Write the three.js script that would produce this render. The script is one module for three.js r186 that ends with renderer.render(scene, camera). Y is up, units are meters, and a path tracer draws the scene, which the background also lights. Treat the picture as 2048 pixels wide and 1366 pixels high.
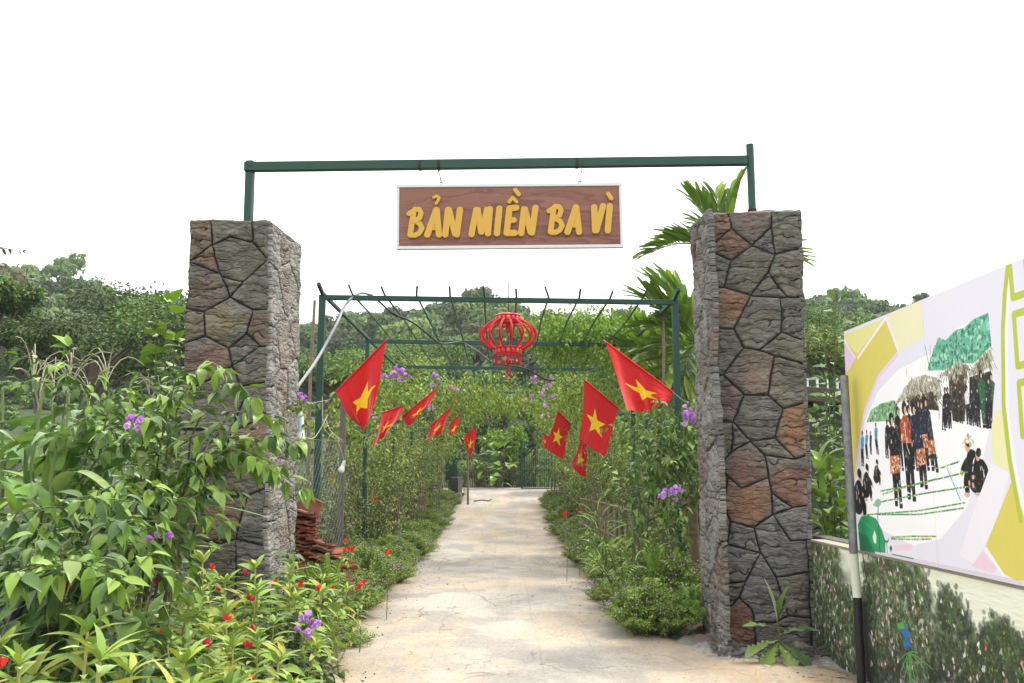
import * as THREE from 'three';
import { mergeGeometries } from 'three/addons/utils/BufferGeometryUtils.js';
import { RoundedBoxGeometry } from 'three/addons/geometries/RoundedBoxGeometry.js';

// ---------------------------------------------------------------- camera, sky, sun, exposure
const scene = new THREE.Scene();
const camera = new THREE.PerspectiveCamera(40.53, 1024 / 683, 0.05, 900);
camera.position.set(0, 1.5, 0);
camera.rotation.set(THREE.MathUtils.degToRad(8.03), THREE.MathUtils.degToRad(-0.613), 0, 'YXZ');
scene.add(camera);
const renderer = new THREE.WebGLRenderer({ antialias: true });
renderer.setSize(1024, 683);
renderer.toneMapping = THREE.LinearToneMapping;
renderer.toneMappingExposure = 2.45;
renderer.shadowMap.enabled = true;

const SUN = new THREE.Vector3(0.62, 1.35, -0.3).normalize();
const sun = new THREE.DirectionalLight(0xfff4e6, 1.5);
sun.name = 'sun';
sun.position.copy(SUN).multiplyScalar(60);
sun.castShadow = true; sun.shadow.radius = 22; sun.shadow.mapSize.set(2048, 2048);
Object.assign(sun.shadow.camera, { left: -45, right: 45, top: 45, bottom: -45, near: 1, far: 160 });
scene.add(sun, sun.target);

// ---------------------------------------------------------------- random numbers and noise
function seeded(a) { return () => { a |= 0; a = a + 0x6D2B79F5 | 0; let t = Math.imul(a ^ a >>> 15, 1 | a); t = t + Math.imul(t ^ t >>> 7, 61 | t) ^ t; return ((t ^ t >>> 14) >>> 0) / 4294967296; }; }
let rnd = seeded(11);
const R = (a, b) => a + (b - a) * rnd();
const pick = (l) => l[Math.floor(rnd() * l.length)];
const V = (x, y, z) => new THREE.Vector3(x, y, z);
const lerp = THREE.MathUtils.lerp, clamp = THREE.MathUtils.clamp, rad = THREE.MathUtils.degToRad;
const smooth = (x, a, b) => THREE.MathUtils.smoothstep(x, a, b);
function hash(x, y, s) { let h = Math.imul(x | 0, 374761393) ^ Math.imul(y | 0, 668265263) ^ Math.imul(s | 0, 2246822519); h = Math.imul(h ^ h >>> 13, 1274126177); return ((h ^ h >>> 16) >>> 0) / 4294967296; }
function vnoise(x, y, s = 0, px = 1e6, py = 1e6) {        // smooth noise 0..1, repeats every px, py
  const ix = Math.floor(x), iy = Math.floor(y), fx = x - ix, fy = y - iy, u = fx * fx * (3 - 2 * fx), v = fy * fy * (3 - 2 * fy);
  const m = (n, p) => ((n % p) + p) % p, h = (a, b) => hash(m(a, px), m(b, py), s);
  return lerp(lerp(h(ix, iy), h(ix + 1, iy), u), lerp(h(ix, iy + 1), h(ix + 1, iy + 1), u), v);
}
function fbm(x, y, s = 0, oct = 4, px = 1e6, py = 1e6) { let a = 0, w = 0.5, t = 0; for (let o = 0; o < oct; o++) { a += w * vnoise(x, y, s + o * 17, px, py); t += w; w *= 0.5; x *= 2; y *= 2; px *= 2; py *= 2; } return a / t; }

// overcast sky: bright white cloud, a little brighter towards the hidden sun, faint blue thin spots
{
  const W = 512, H = 256, d = new Float32Array(W * H * 4);
  for (let j = 0; j < H; j++) for (let i = 0; i < W; i++) {
    const el = ((j + 0.5) / H - 0.5) * Math.PI, az = ((i + 0.5) / W - 0.5) * 2 * Math.PI;
    const x = Math.cos(az) * Math.cos(el), y = Math.sin(el), z = Math.sin(az) * Math.cos(el);
    const c = Math.max(0, x * SUN.x + y * SUN.y + z * SUN.z), n = fbm(i / 32, j / 20, 5, 4, 16, 1000), thin = smooth(n, 0.5, 0.85);
    let L = 0.86 + 0.25 * Math.pow(c, 6) + 0.12 * (n - 0.5);
    const o = (j * W + i) * 4;
    d[o] = L * (1 - 0.10 * thin); d[o + 1] = L * (1.005 - 0.04 * thin); d[o + 2] = L * 1.03; d[o + 3] = 1;
    if (y < 0) { d[o] = 0.22; d[o + 1] = 0.225; d[o + 2] = 0.19; }
  }
  const t = new THREE.DataTexture(d, W, H, THREE.RGBAFormat, THREE.FloatType);
  t.mapping = THREE.EquirectangularReflectionMapping; t.magFilter = THREE.LinearFilter; t.needsUpdate = true;
  scene.background = t; scene.environment = t;
}

// ---------------------------------------------------------------- things, parts and their entries
const taken = new Map();
function numbered(n) { const k = taken.get(n) ?? 0; taken.set(n, k + 1); return k ? n + '_' + String(k).padStart(3, '0') : n; }
function tag(o, label, category, group) { o.userData.label = label; o.userData.category = category; if (group) o.userData.group = group; return o; }
function thing(name, label, category, pos = [0, 0, 0], turn = 0, group) {
  const o = new THREE.Group(); o.name = numbered(name); o.position.set(...pos); o.rotation.y = turn; scene.add(o);
  return tag(o, label, category, group);
}
function part(name, geo, mat, parent) { const o = new THREE.Mesh(geo, mat); o.name = name; o.castShadow = o.receiveShadow = true; parent.add(o); return o; }
function single(name, geo, mat, label, category, pos = [0, 0, 0], group) { const o = part(numbered(name), geo, mat, scene); o.position.set(...pos); return tag(o, label, category, group); }
function structure(name, geo, mat) { const o = part(name, geo, mat, scene); o.userData.kind = 'structure'; return o; }

// ---------------------------------------------------------------- geometry helpers
function merge(list) {
  list = list.filter((g) => g);
  const idx = list.every((g) => g.index);
  return mergeGeometries(list.map((g) => {
    const h = idx ? g.clone() : g.index ? g.toNonIndexed() : g.clone();
    for (const k of Object.keys(h.attributes)) if (!['position', 'normal', 'uv'].includes(k)) h.deleteAttribute(k);
    h.clearGroups();
    return h;
  }));
}
function geoFrom(pos, index, uv, color) {
  const g = new THREE.BufferGeometry();
  g.setAttribute('position', new THREE.Float32BufferAttribute(pos, 3));
  g.setAttribute('uv', new THREE.Float32BufferAttribute(uv ?? new Array(pos.length / 3 * 2).fill(0), 2));
  if (color) g.setAttribute('color', new THREE.Float32BufferAttribute(color, 3));
  g.setIndex(index); g.computeVertexNormals();
  return g;
}
function tube(pts, r0, r1 = r0, sides = 6, cap = true) {       // a tapering round bar through points
  const n = pts.length, pos = [], uv = [], idx = [];
  let up = V(0.31, 0.2, 0.93), len = 0;
  for (let i = 0; i < n; i++) {
    const t = pts[Math.min(i + 1, n - 1)].clone().sub(pts[Math.max(i - 1, 0)]).normalize();
    const a = V(0, 0, 0).crossVectors(t, Math.abs(t.dot(up)) > 0.95 ? V(0.9, 0.3, 0.1) : up).normalize(), b = V(0, 0, 0).crossVectors(t, a);
    if (i) len += pts[i].distanceTo(pts[i - 1]);
    const r = typeof r0 === 'function' ? r0(i / (n - 1)) : lerp(r0, r1, i / (n - 1));
    for (let s = 0; s <= sides; s++) {
      const q = s / sides * Math.PI * 2, c = Math.cos(q) * r, d = Math.sin(q) * r;
      pos.push(pts[i].x + a.x * c + b.x * d, pts[i].y + a.y * c + b.y * d, pts[i].z + a.z * c + b.z * d); uv.push(s / sides * r * 6.3, len);
    }
  }
  for (let i = 0; i < n - 1; i++) for (let s = 0; s < sides; s++) { const p = i * (sides + 1) + s; idx.push(p, p + sides + 1, p + 1, p + 1, p + sides + 1, p + sides + 2); }
  if (cap) for (const e of [0, n - 1]) { const c = pos.length / 3; pos.push(pts[e].x, pts[e].y, pts[e].z); uv.push(0, 0); for (let s = 0; s < sides; s++) { const p = e * (sides + 1) + s; if (e) idx.push(c, p, p + 1); else idx.push(c, p + 1, p); } }
  return geoFrom(pos, idx, uv);
}
function bar(a, b, w, h = w, round = 0.004) {                       // a square bar with rounded edges from a to b
  const d = b.clone().sub(a), g = new RoundedBoxGeometry(w, h, d.length(), 1, Math.min(round, w / 3, h / 3));
  const q = new THREE.Matrix4().lookAt(b, a, V(0, 1, 0.001)); q.setPosition(a.clone().add(b).multiplyScalar(0.5));
  return g.applyMatrix4(q);
}
function curve(list, n) { return new THREE.CatmullRomCurve3(list.map((p) => V(...p))).getPoints(n); }
function bez(a, b, c, n) { const o = []; for (let i = 0; i <= n; i++) { const t = i / n; o.push(V(0, 0, 0).addScaledVector(a, (1 - t) * (1 - t)).addScaledVector(b, 2 * t * (1 - t)).addScaledVector(c, t * t)); } return o; }

// ---------------------------------------------------------------- textures
function dataTex(w, h, f, srgb = true, repeat = true) {
  const d = new Uint8Array(w * h * 4);
  for (let j = 0; j < h; j++) for (let i = 0; i < w; i++) { const c = f(i, j), o = (j * w + i) * 4; for (let k = 0; k < 3; k++) d[o + k] = clamp(Math.round((Array.isArray(c) ? c[k] : c) * 255), 0, 255); d[o + 3] = 255; }
  const t = new THREE.DataTexture(d, w, h);
  t.colorSpace = srgb ? THREE.SRGBColorSpace : THREE.NoColorSpace; t.magFilter = THREE.LinearFilter; t.wrapS = t.wrapT = repeat ? THREE.RepeatWrapping : THREE.ClampToEdgeWrapping; t.needsUpdate = true;
  return t;
}
function canvasTex(w, h, draw, srgb = true) {
  const c = document.createElement('canvas'); c.width = w; c.height = h;
  draw(c.getContext('2d'), w, h);
  const t = new THREE.CanvasTexture(c); if (srgb) t.colorSpace = THREE.SRGBColorSpace; t.magFilter = THREE.LinearFilter;
  return t;
}
const mix3 = (a, b, t) => [lerp(a[0], b[0], t), lerp(a[1], b[1], t), lerp(a[2], b[2], t)];
function std(o) { const m = new THREE.MeshStandardMaterial({ roughness: 0.8, ...o }); return m; }
const lin = (r, g, b) => new THREE.Color().setRGB(r, g, b);

// chiselled relief of the cast stones: long wavy horizontal ledges broken by dark clefts, 1 m a side
function ledge(u, v, s) {
  const warp = fbm(u * 5, v * 7, s + 3, 3, 5, 7) * 1.7 + fbm(u * 13, v * 17, s + 4, 2, 13, 17) * 0.7;
  const layer = (rows, cols, w, k) => {            // one set of ledges: each row swells, then breaks off into a cleft of its own length
    const L = v * rows + warp * w, row = Math.floor(L), f = L - row, m = ((row % rows) + rows) % rows;
    const long = smooth(vnoise(u * cols + 0.37 * (m % 3), m, s + k, cols, rows), 0.38, 0.72);
    return [f, long];
  };
  const [f1, a1] = layer(13, 5, 1.0, 21), [f2, a2] = layer(29, 9, 1.6, 22), cut = (f, w) => 1 - smooth(Math.min(f, 1 - f), 0, w);
  const n = fbm(u * 26, v * 52, s + 2, 3, 26, 52);
  return clamp(0.6 + (f1 - 0.5) * 0.26 * (0.3 + a1) + (f2 - 0.5) * 0.12 * a2 - 0.42 * a1 * a1 * cut(f1, 0.1) - 0.22 * a2 * cut(f2, 0.16) + 0.3 * (n - 0.5), 0, 1);
}
const rockBump = dataTex(768, 768, (i, j) => ledge(i / 768, j / 768, 40), false);
const rockColor = dataTex(768, 768, (i, j) => { const h = ledge(i / 768, j / 768, 40), f = fbm(i / 20, j / 12, 77, 4, 38.4, 64); const k = lerp(0.55, 1.0, smooth(h, 0.08, 0.6)) * (0.75 + 0.5 * f); return [k, k, k * 0.985]; });
const grainBump = dataTex(512, 512, (i, j) => fbm(i / 8, j / 8, 3, 5, 64, 64), false);
const grainColor = dataTex(512, 512, (i, j) => 0.78 + 0.3 * (fbm(i / 16, j / 16, 21, 5, 32, 32) - 0.35));

const M = {
  mortar: std({ color: lin(0.018, 0.018, 0.02), roughness: 0.9 }),
  green: new THREE.MeshPhysicalMaterial({ color: lin(0.014, 0.088, 0.06), roughness: 0.6, clearcoat: 0.05, clearcoatRoughness: 0.4, map: grainColor, bumpMap: grainBump, bumpScale: 0.0008 }),
  rust: std({ color: lin(0.06, 0.03, 0.02), roughness: 0.9 }),
  galvanised: std({ color: lin(0.34, 0.35, 0.37), metalness: 0.6, roughness: 0.45, map: grainColor }),
  greyPipe: std({ color: lin(0.26, 0.27, 0.29), roughness: 0.45 }),
  black: std({ color: lin(0.012, 0.012, 0.014), roughness: 0.45 }),
  concrete: std({ color: lin(0.27, 0.255, 0.235), roughness: 0.95, map: grainColor, bumpMap: grainBump, bumpScale: 0.01 }),
  bamboo: std({ color: lin(0.33, 0.24, 0.14), roughness: 0.7, map: grainColor }),
  dryBamboo: std({ color: lin(0.30, 0.235, 0.165), roughness: 0.85, map: grainColor }),
  twig: std({ color: lin(0.14, 0.105, 0.065), roughness: 0.9 }),
  greenStem: std({ color: lin(0.12, 0.17, 0.05), roughness: 0.75 }),
  yellowStem: std({ color: lin(0.36, 0.34, 0.10), roughness: 0.7 }),
  bark: std({ color: lin(0.12, 0.10, 0.08), roughness: 0.95, bumpMap: grainBump, bumpScale: 0.02 }),
  white: std({ color: lin(0.75, 0.76, 0.78), roughness: 0.5 }),
};

// ---------------------------------------------------------------- ground, hills and path
const rise = (d) => d < 17 ? 0 : d < 34 ? 0.88 * Math.pow((d - 17) / 17, 1.35) : 0.88 + 0.3 * (1 - Math.exp(-(d - 34) / 20));
const RIDGE = [[-400, 200], [-60, 250], [0, 262], [120, 275], [200, 240], [300, 180], [380, 128], [480, 160], [600, 194], [760, 226], [940, 262], [1100, 232], [1300, 215], [1500, 222], [1620, 250], [1700, 246], [1800, 224], [1950, 205], [2200, 190]];
function ridgeAt(x, z) {
  const az = Math.atan2(x, -z), px = Math.abs(az) > 1 ? (az > 0 ? 2200 : -400) : 1004 + 1850 * Math.tan(az);
  let k = 0; while (k < RIDGE.length - 2 && px > RIDGE[k + 1][0]) k++;
  const t = smooth(clamp((px - RIDGE[k][0]) / (RIDGE[k + 1][0] - RIDGE[k][0]), 0, 1), 0, 1);
  return lerp(RIDGE[k][1], RIDGE[k + 1][1], t) / 1850 * 150;
}
function groundAt(x, z) {
  const r = Math.hypot(x, z), base = z < 0 ? rise(-z) : 0;
  const up = clamp((r - 52) / 98, 0, 1), back = clamp((r - 160) / 120, 0, 1);
  const hill = (ridgeAt(x, z)) * Math.pow(up, 1.15) * (1 - 0.7 * back * back);
  const rough = (fbm(x / 14, z / 14, 90, 3) - 0.5) * 5 * up + (fbm(x / 2.2, z / 2.2, 91, 2) - 0.5) * 0.12 * smooth(r, 3, 10);
  return base + hill + rough - (Math.abs(x) < 3 && z > -40 ? 0.05 : 0);
}
{
  const N = 220, pos = [], uv = [], idx = [], col = [];
  const warp = (s) => Math.sign(s) * (Math.abs(s) * 26 + Math.pow(Math.abs(s), 3.2) * 294);
  for (let j = 0; j <= N; j++) for (let i = 0; i <= N; i++) {
    const x = warp(i / N * 2 - 1), z = warp(j / N * 2 - 1) - 14, y = groundAt(x, z);
    pos.push(x, y, z); uv.push(x / 1.7, z / 1.7);
    const g = smooth(fbm(x / 3, z / 3, 60, 3), 0.35, 0.6), far = smooth(Math.hypot(x, z), 25, 60);
    const c = mix3([0.11, 0.085, 0.055], mix3([0.07, 0.10, 0.028], [0.075, 0.115, 0.035], far), Math.max(g, far));
    col.push(...c);
  }
  for (let j = 0; j < N; j++) for (let i = 0; i < N; i++) { const p = j * (N + 1) + i; idx.push(p, p + N + 1, p + 1, p + 1, p + N + 1, p + N + 2); }
  structure('ground', geoFrom(pos, idx, uv, col), std({ vertexColors: true, roughness: 1, map: grainColor, bumpMap: grainBump, bumpScale: 0.03 }));
}
const pathEdge = (d) => {   // [left, right] of the concrete path at a distance
  const L = d < 9 ? lerp(-1.25, -1.52, smooth(d, 5.5, 9)) : d < 24 ? -1.5 : lerp(-1.5, -1.25, smooth(d, 24, 33));
  const Rr = d < 8.2 ? lerp(2.62, 1.62, smooth(d, 7.1, 8.4)) : d < 9.6 ? lerp(1.62, 1.3, smooth(d, 8.4, 9.6)) : lerp(1.3, 1.55, smooth(d, 18, 33));
  return [L, Rr];
};
{
  const pos = [], uv = [], idx = [], n = 150, m = 16;
  for (let i = 0; i <= n; i++) {
    const d = lerp(-3, 36, i / n), [a, b] = pathEdge(Math.max(d, 0)), y = (d > 0 ? rise(d) : 0) + 0.035;
    for (let k = 0; k <= m + 2; k++) {
      const t = clamp((k - 1) / m, 0, 1), edge = k === 0 || k === m + 2;
      const x = lerp(a, b, t) + (t === 0 ? -1 : t === 1 ? 1 : 0) * (fbm(d * 2.5, t * 9, 33, 3) - 0.5) * 0.22;
      pos.push(x, edge ? y - 0.12 : y + (fbm(x * 1.2, d * 1.2, 34, 3) - 0.5) * 0.02 - (t === 0 || t === 1 ? 0.008 : 0), -d);
      uv.push((x + 1.9) / 4.4, d / 36);
    }
  }
  const w = m + 3;
  for (let i = 0; i < n; i++) for (let k = 0; k < w - 1; k++) { const p = i * w + k; idx.push(p, p + 1, p + w, p + 1, p + w + 1, p + w); }
  const tex = dataTex(640, 2048, (i, j) => {
    const x = i / 640 * 4.4 - 1.9, d = j / 2048 * 36, [a, b] = pathEdge(d);
    let c = [0.69, 0.638, 0.562];
    const n = fbm(x * 0.9, d * 0.55, 1, 5), n2 = fbm(x * 3.1, d * 2.2, 2, 5), fine = hash(i, j, 5);
    c = mix3(c, [0.70, 0.678, 0.635], smooth(n, 0.45, 0.7));
    c = mix3(c, [0.595, 0.578, 0.55], smooth(n2, 0.45, 0.7) * 0.8);
    const e = Math.min(x - a, b - x), dirt = smooth(fbm(x * 2, d * 1.1, 7, 4) * 0.55 - e * 0.9, -0.05, 0.45);
    c = mix3(c, [0.60, 0.49, 0.34], dirt * 0.6); c = mix3(c, [0.62, 0.5, 0.34], 0.5 * smooth(x, 0.6, 1.9) * smooth(11 - d, 0, 3) * smooth(fbm(x * 1.5, d * 1.5, 61, 4), 0.4, 0.65));
    c = mix3(c, [0.42, 0.36, 0.29], smooth(fbm(x * 5, d * 3, 13, 4) * 0.5 - e * 2.2, 0.05, 0.4) * 0.8);
    const worn = smooth(fbm(x * 1.6, d * 0.4, 8, 4), 0.56, 0.72); c = mix3(c, [0.545, 0.51, 0.46], worn * 0.35);
    const gx = Math.abs(((x + 0.12 + 0.02 * vnoise(d, 1, 3)) / 0.44 % 1 + 1) % 1 - 0.5), gd = Math.abs((d / 2.9 + 0.02 * vnoise(x * 2, 4, 4)) % 1 - 0.5);   // lines scored into the concrete
    const line = Math.max(1 - smooth(0.5 - gx, 0, 0.028), 1 - smooth(0.5 - gd, 0, 0.01)) * smooth(fbm(x * 2, d, 44, 3), 0.3, 0.6);
    c = mix3(c, [0.52, 0.47, 0.40], line * 0.28);
    const ck = Math.abs(fbm(x * 1.1 + 3, d * 0.5, 81, 4) - 0.5), ck2 = Math.abs(fbm(x * 0.8, d * 0.9 + 7, 82, 4) - 0.5);      // hairline cracks
    if (Math.min(ck, ck2) < 0.0035 && vnoise(x * 1.3, d * 0.7, 83) > 0.5) c = mix3(c, [0.42, 0.375, 0.32], 0.45);
    c = mix3(c, [0.59, 0.565, 0.53], 0.35 * smooth(fbm(x * 4, d * 3, 84, 4), 0.52, 0.62) * smooth(fbm(x * 0.7, d * 0.5, 85, 2), 0.45, 0.6));
    if (hash(i >> 1, j, 6) > 0.992) c = mix3(c, [0.4, 0.33, 0.26], 0.6);
    const k = 0.9 + 0.12 * fine + 0.08 * vnoise(x * 40, d * 40, 15); return [c[0] * k, c[1] * k, c[2] * k];
  }, true, false);
  structure('path', geoFrom(pos, idx, uv), std({ map: tex, roughness: 0.95, bumpMap: (() => { const t = grainBump.clone(); t.repeat.set(6, 50); return t; })(), bumpScale: 0.006 }));
}
// paler concrete crossing where the path ends, and the rough mortar apron at the foot of the right pillar
structure('concrete_crossing', (() => {
  const pos = [], idx = [], uv = []; const n = 20;
  for (let i = 0; i <= n; i++) for (let k = 0; k <= 4; k++) { const x = lerp(-3.2, 2.2, i / n), d = lerp(32.0, 35.5, k / 4); pos.push(x, rise(d) + 0.05 + (fbm(x * 2, d * 2, 71, 2) - 0.5) * 0.03, -d - (k === 0 ? fbm(x, 1, 72) * 0.8 : 0)); uv.push(x, d); }
  for (let i = 0; i < n; i++) for (let k = 0; k < 4; k++) { const p = i * 5 + k; idx.push(p, p + 5, p + 1, p + 1, p + 5, p + 6); }
  return geoFrom(pos, idx, uv);
})(), std({ color: lin(0.55, 0.52, 0.47), map: grainColor, roughness: 0.95 }));
structure('mortar_apron', (() => {
  const pos = [], idx = [], uv = [], col = [], nx = 46, nz = 22;
  for (let j = 0; j <= nz; j++) for (let i = 0; i <= nx; i++) {
    const x = lerp(1.5, 2.62, i / nx), d = lerp(6.9, 9.1, j / nz), e = Math.min(i, nx - i, j, nz - j) === 0;
    const near = Math.max(0, 1 - Math.max(0, 8.0 - d) / 0.55) * smooth(x, 1.5, 1.85);
    pos.push(x, (e && i === 0 ? 0 : 0.02) + near * 0.05 + (fbm(x * 9, d * 9, 73, 4) - 0.42) * (0.05 + 0.14 * near), -d); uv.push(x, d); col.push(...mix3([0.5, 0.475, 0.43], [0.17, 0.135, 0.10], clamp(near * 1.2 - 0.25 + (fbm(x * 6, d * 6, 74, 3) - 0.5) * 1.2, 0, 1)));
  }
  for (let j = 0; j < nz; j++) for (let i = 0; i < nx; i++) { const p = j * (nx + 1) + i; idx.push(p, p + 1, p + nx + 1, p + 1, p + nx + 2, p + nx + 1); }
  return geoFrom(pos, idx, uv, col);
})(), std({ vertexColors: true, map: grainColor, roughness: 1, bumpMap: grainBump, bumpScale: 0.02 }));

// ---------------------------------------------------------------- stone pillars
const STONES = {R: [[-4,379,18,381,19,364,-4,345],[18,381,56,381,55,364,37,348,19,364],[56,381,79,379,80,344,57,339,55,364],[19,364,37,348,18,335,-4,345],[55,364,57,339,37,348],[-4,345,18,335,10,311,-5,311],[18,335,37,348,57,339,51,323,34,303,10,311],[57,339,80,344,81,300,67,301,51,323],[51,323,67,301,60,300,34,303],[-5,311,10,311,34,303,18,274,-5,276],[34,303,60,300,61,270,41,255,27,257,18,274],[60,300,67,301,81,300,80,262,61,270],[61,270,80,262,80,242,54,250,41,255],[-5,276,18,274,27,257,8,234,-4,233],[8,234,27,257,41,255,54,250,47,216,26,216],[54,250,80,242,81,209,60,204,47,216],[-4,233,8,234,26,216,14,193,-5,193],[26,216,47,216,60,204,51,179,29,176,14,193],[60,204,81,209,80,164,69,161,51,179],[-5,193,14,193,12,168,0,155,-5,157],[14,193,29,176,12,168],[29,176,51,179,69,161,42,164],[12,168,29,176,42,164,44,145,19,136,8,145,0,155],[42,164,69,161,80,164,79,122,65,120,47,132,44,145],[8,145,19,136,44,145,47,132,47,114,30,103,9,108,2,125],[47,132,65,120,47,114],[-5,157,0,155,8,145,2,125,-5,124],[-5,124,2,125,9,108,5,89,-3,79],[9,108,30,103,35,82,5,89],[30,103,47,114,63,92,78,93,78,67,48,62,35,82],[47,114,65,120,79,122,78,93,63,92],[5,89,35,82,20,58,-2,56,-3,79],[35,82,48,62,54,43,57,31,44,25,27,25,25,35,14,45,20,58],[-2,56,20,58,14,45,-1,32],[-1,32,14,45,25,35,27,25,27,-1,-1,-2],[27,25,44,25,57,31,77,29,76,0,27,-1],[48,62,78,67,77,29,57,31,54,43]],L: [[-3,380,18,380,19,355,-3,339],[18,380,59,379,60,358,36,363,19,355],[59,379,75,379,75,342,60,358],[-3,339,19,355,27,329],[19,355,36,363,60,358,75,342,50,321,30,325,27,329],[30,325,50,321,38,307],[-3,339,27,329,30,325,38,307,15,293,-3,296],[75,342,76,296,61,295,38,307,50,321],[-3,296,15,293,16,271,-4,264],[15,293,38,307,61,295,55,274,38,260,16,271],[61,295,76,296,76,262,68,262,55,274],[55,274,68,262,42,244,38,260],[-4,264,16,271,38,260,42,244,31,237,-5,219],[68,262,76,262,76,230,50,226,42,244],[-5,219,31,237,42,244,50,226,54,216,43,186,-5,188],[50,226,76,230,75,199,43,186,54,216],[-5,188,43,186,33,157,11,152,-4,154],[43,186,75,199,75,166,43,160,33,157],[-4,154,11,152,16,128,11,92,-3,92],[11,152,33,157,43,160,75,166,74,136,58,129,16,128],[16,128,58,129,50,92,38,88,11,92],[58,129,74,136,75,86,50,92],[-3,92,11,92,16,4,-1,5],[11,92,38,88,50,92,49,4,16,4],[50,92,75,86,78,4,49,4]]};
const stoneMat = std({ vertexColors: true, roughness: 0.85, map: rockColor, bumpMap: rockBump, bumpScale: 0.045 });
const stonePale = std({ vertexColors: true, roughness: 0.9, map: rockColor, bumpMap: rockBump, bumpScale: 0.06 });
// One stone on a face: outline in metres on the face, a rounded rim and an uneven chiselled front.
function stone(poly, place, depth, gap, tint, seed, rough = 1) {
  const n0 = poly.length, c = poly.reduce((a, p) => [a[0] + p[0] / n0, a[1] + p[1] / n0], [0, 0]);
  let ring = [];
  for (let i = 0; i < n0; i++) {
    const a = poly[i], b = poly[(i + 1) % n0], L = Math.hypot(b[0] - a[0], b[1] - a[1]), m = Math.max(1, Math.round(L / 0.035));
    for (let k = 0; k < m; k++) ring.push([lerp(a[0], b[0], k / m), lerp(a[1], b[1], k / m)]);
  }
  const shrink = (p, d) => { const x = p[0] - c[0], y = p[1] - c[1], l = Math.hypot(x, y); const k = Math.max(0.1, 1 - d / l); return [c[0] + x * k, c[1] + y * k]; };
  const wob = (p) => (fbm(p[0] * 14 + seed, p[1] * 14, 50, 2) - 0.5) * 0.012;
  const rings = [[(p) => shrink(p, gap), -0.012], [(p) => shrink(p, gap + wob(p)), depth * 0.55], [(p) => shrink(p, gap + 0.006 + wob(p)), depth * 0.86], [(p) => shrink(p, gap + 0.016 + wob(p)), depth]];
  for (const k of [0.78, 0.55, 0.32, 0.12]) rings.push([(p) => { const q = shrink(p, gap + 0.016); return [c[0] + (q[0] - c[0]) * k, c[1] + (q[1] - c[1]) * k]; }, depth * 1.06]);
  const pos = [], uv = [], col = [], idx = [], n = ring.length;
  const put = (p, d) => {
    const bump = (ledge(p[0] / 1.0 + seed * 0.13, p[1] / 1.0 + seed * 0.07, 40) - 0.6) * 0.03 * rough + (fbm(p[0] * 5 + seed, p[1] * 5, 51, 3) - 0.5) * 0.02;
    const q = place(p[0], p[1], d + (d > depth * 0.5 ? bump : 0)); pos.push(q.x, q.y, q.z); uv.push(p[0] + seed * 0.13, p[1] + seed * 0.07); col.push(...tint(p, c));
  };
  for (const [f, d] of rings) for (const p of ring) put(f(p), d);
  put(c, depth * 1.06);
  const K = rings.length;
  for (let r = 0; r < K - 1; r++) for (let i = 0; i < n; i++) { const a = r * n + i, b = r * n + (i + 1) % n; idx.push(a, b, a + n, b, b + n, a + n); }
  for (let i = 0; i < n; i++) idx.push((K - 1) * n + i, (K - 1) * n + (i + 1) % n, K * n);
  return geoFrom(pos, idx, uv, col);
}
function ccw(p) { let a = 0; for (let i = 0; i < p.length; i++) { const q = p[(i + 1) % p.length]; a += p[i][0] * q[1] - q[0] * p[i][1]; } return a < 0 ? p.slice().reverse() : p; }
function cells(w, h, cols, rows, seed) {      // irregular cells of a w x h face: half-plane cuts between jittered seeds
  const s = []; for (let j = 0; j < rows; j++) for (let i = 0; i < cols; i++) s.push([(i + 0.5 + (hash(i, j, seed) - 0.5) * 0.75) * w / cols, (j + 0.5 + (hash(i, j, seed + 1) - 0.5) * 0.8 + (i % 2) * 0.45) * h / rows]);
  return s.map((a) => {
    let p = [[0, 0], [w, 0], [w, h], [0, h]];
    for (const b of s) {
      if (a === b) continue;
      const mx = (a[0] + b[0]) / 2, my = (a[1] + b[1]) / 2, nx = b[0] - a[0], ny = b[1] - a[1], o = [];
      for (let i = 0; i < p.length; i++) {
        const u = p[i], v = p[(i + 1) % p.length], du = (u[0] - mx) * nx + (u[1] - my) * ny, dv = (v[0] - mx) * nx + (v[1] - my) * ny;
        if (du <= 0) o.push(u);
        if (du * dv < 0) { const t = du / (du - dv); o.push([lerp(u[0], v[0], t), lerp(u[1], v[1], t)]); }
      }
      p = o; if (!p.length) break;
    }
    return p;
  }).filter((p) => p.length > 2);
}
const GREY = [0.141, 0.134, 0.126], OLIVE = [0.153, 0.142, 0.116], RED = [0.222, 0.113, 0.086], ORANGE = [0.287, 0.146, 0.089], BLUE = [0.172, 0.170, 0.177], PALE = [0.359, 0.338, 0.311], OCHRE = [0.236, 0.196, 0.128], BLACK = [0.030, 0.031, 0.034];
function painter(base, spot, amount, seed, dark) {     // the painted-on colours of a stone: a ground tone and a brushed patch of another
  const ox = (hash(seed, 1, 8) - 0.5) * 0.12, oy = (hash(seed, 2, 8) - 0.5) * 0.12;
  return (p, c) => {
    const r = Math.hypot((p[0] - c[0] - ox), (p[1] - c[1] - oy) * 0.9), n = fbm(p[0] * 7 + seed, p[1] * 7, 52, 3);
    let k = mix3(base, spot, clamp(amount * smooth(0.26 - r + (n - 0.5) * 0.35, -0.05, 0.2), 0, 1));
    k = mix3(k, OCHRE, 0.28 * smooth(fbm(p[0] * 4 + seed * 2, p[1] * 5, 53, 3), 0.55, 0.75));
    k = mix3(k, PALE, 0.3 * smooth(fbm(p[0] * 9, p[1] * 12 + seed, 54, 3), 0.6, 0.8));
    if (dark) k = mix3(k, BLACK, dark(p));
    return k;
  };
}
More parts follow.
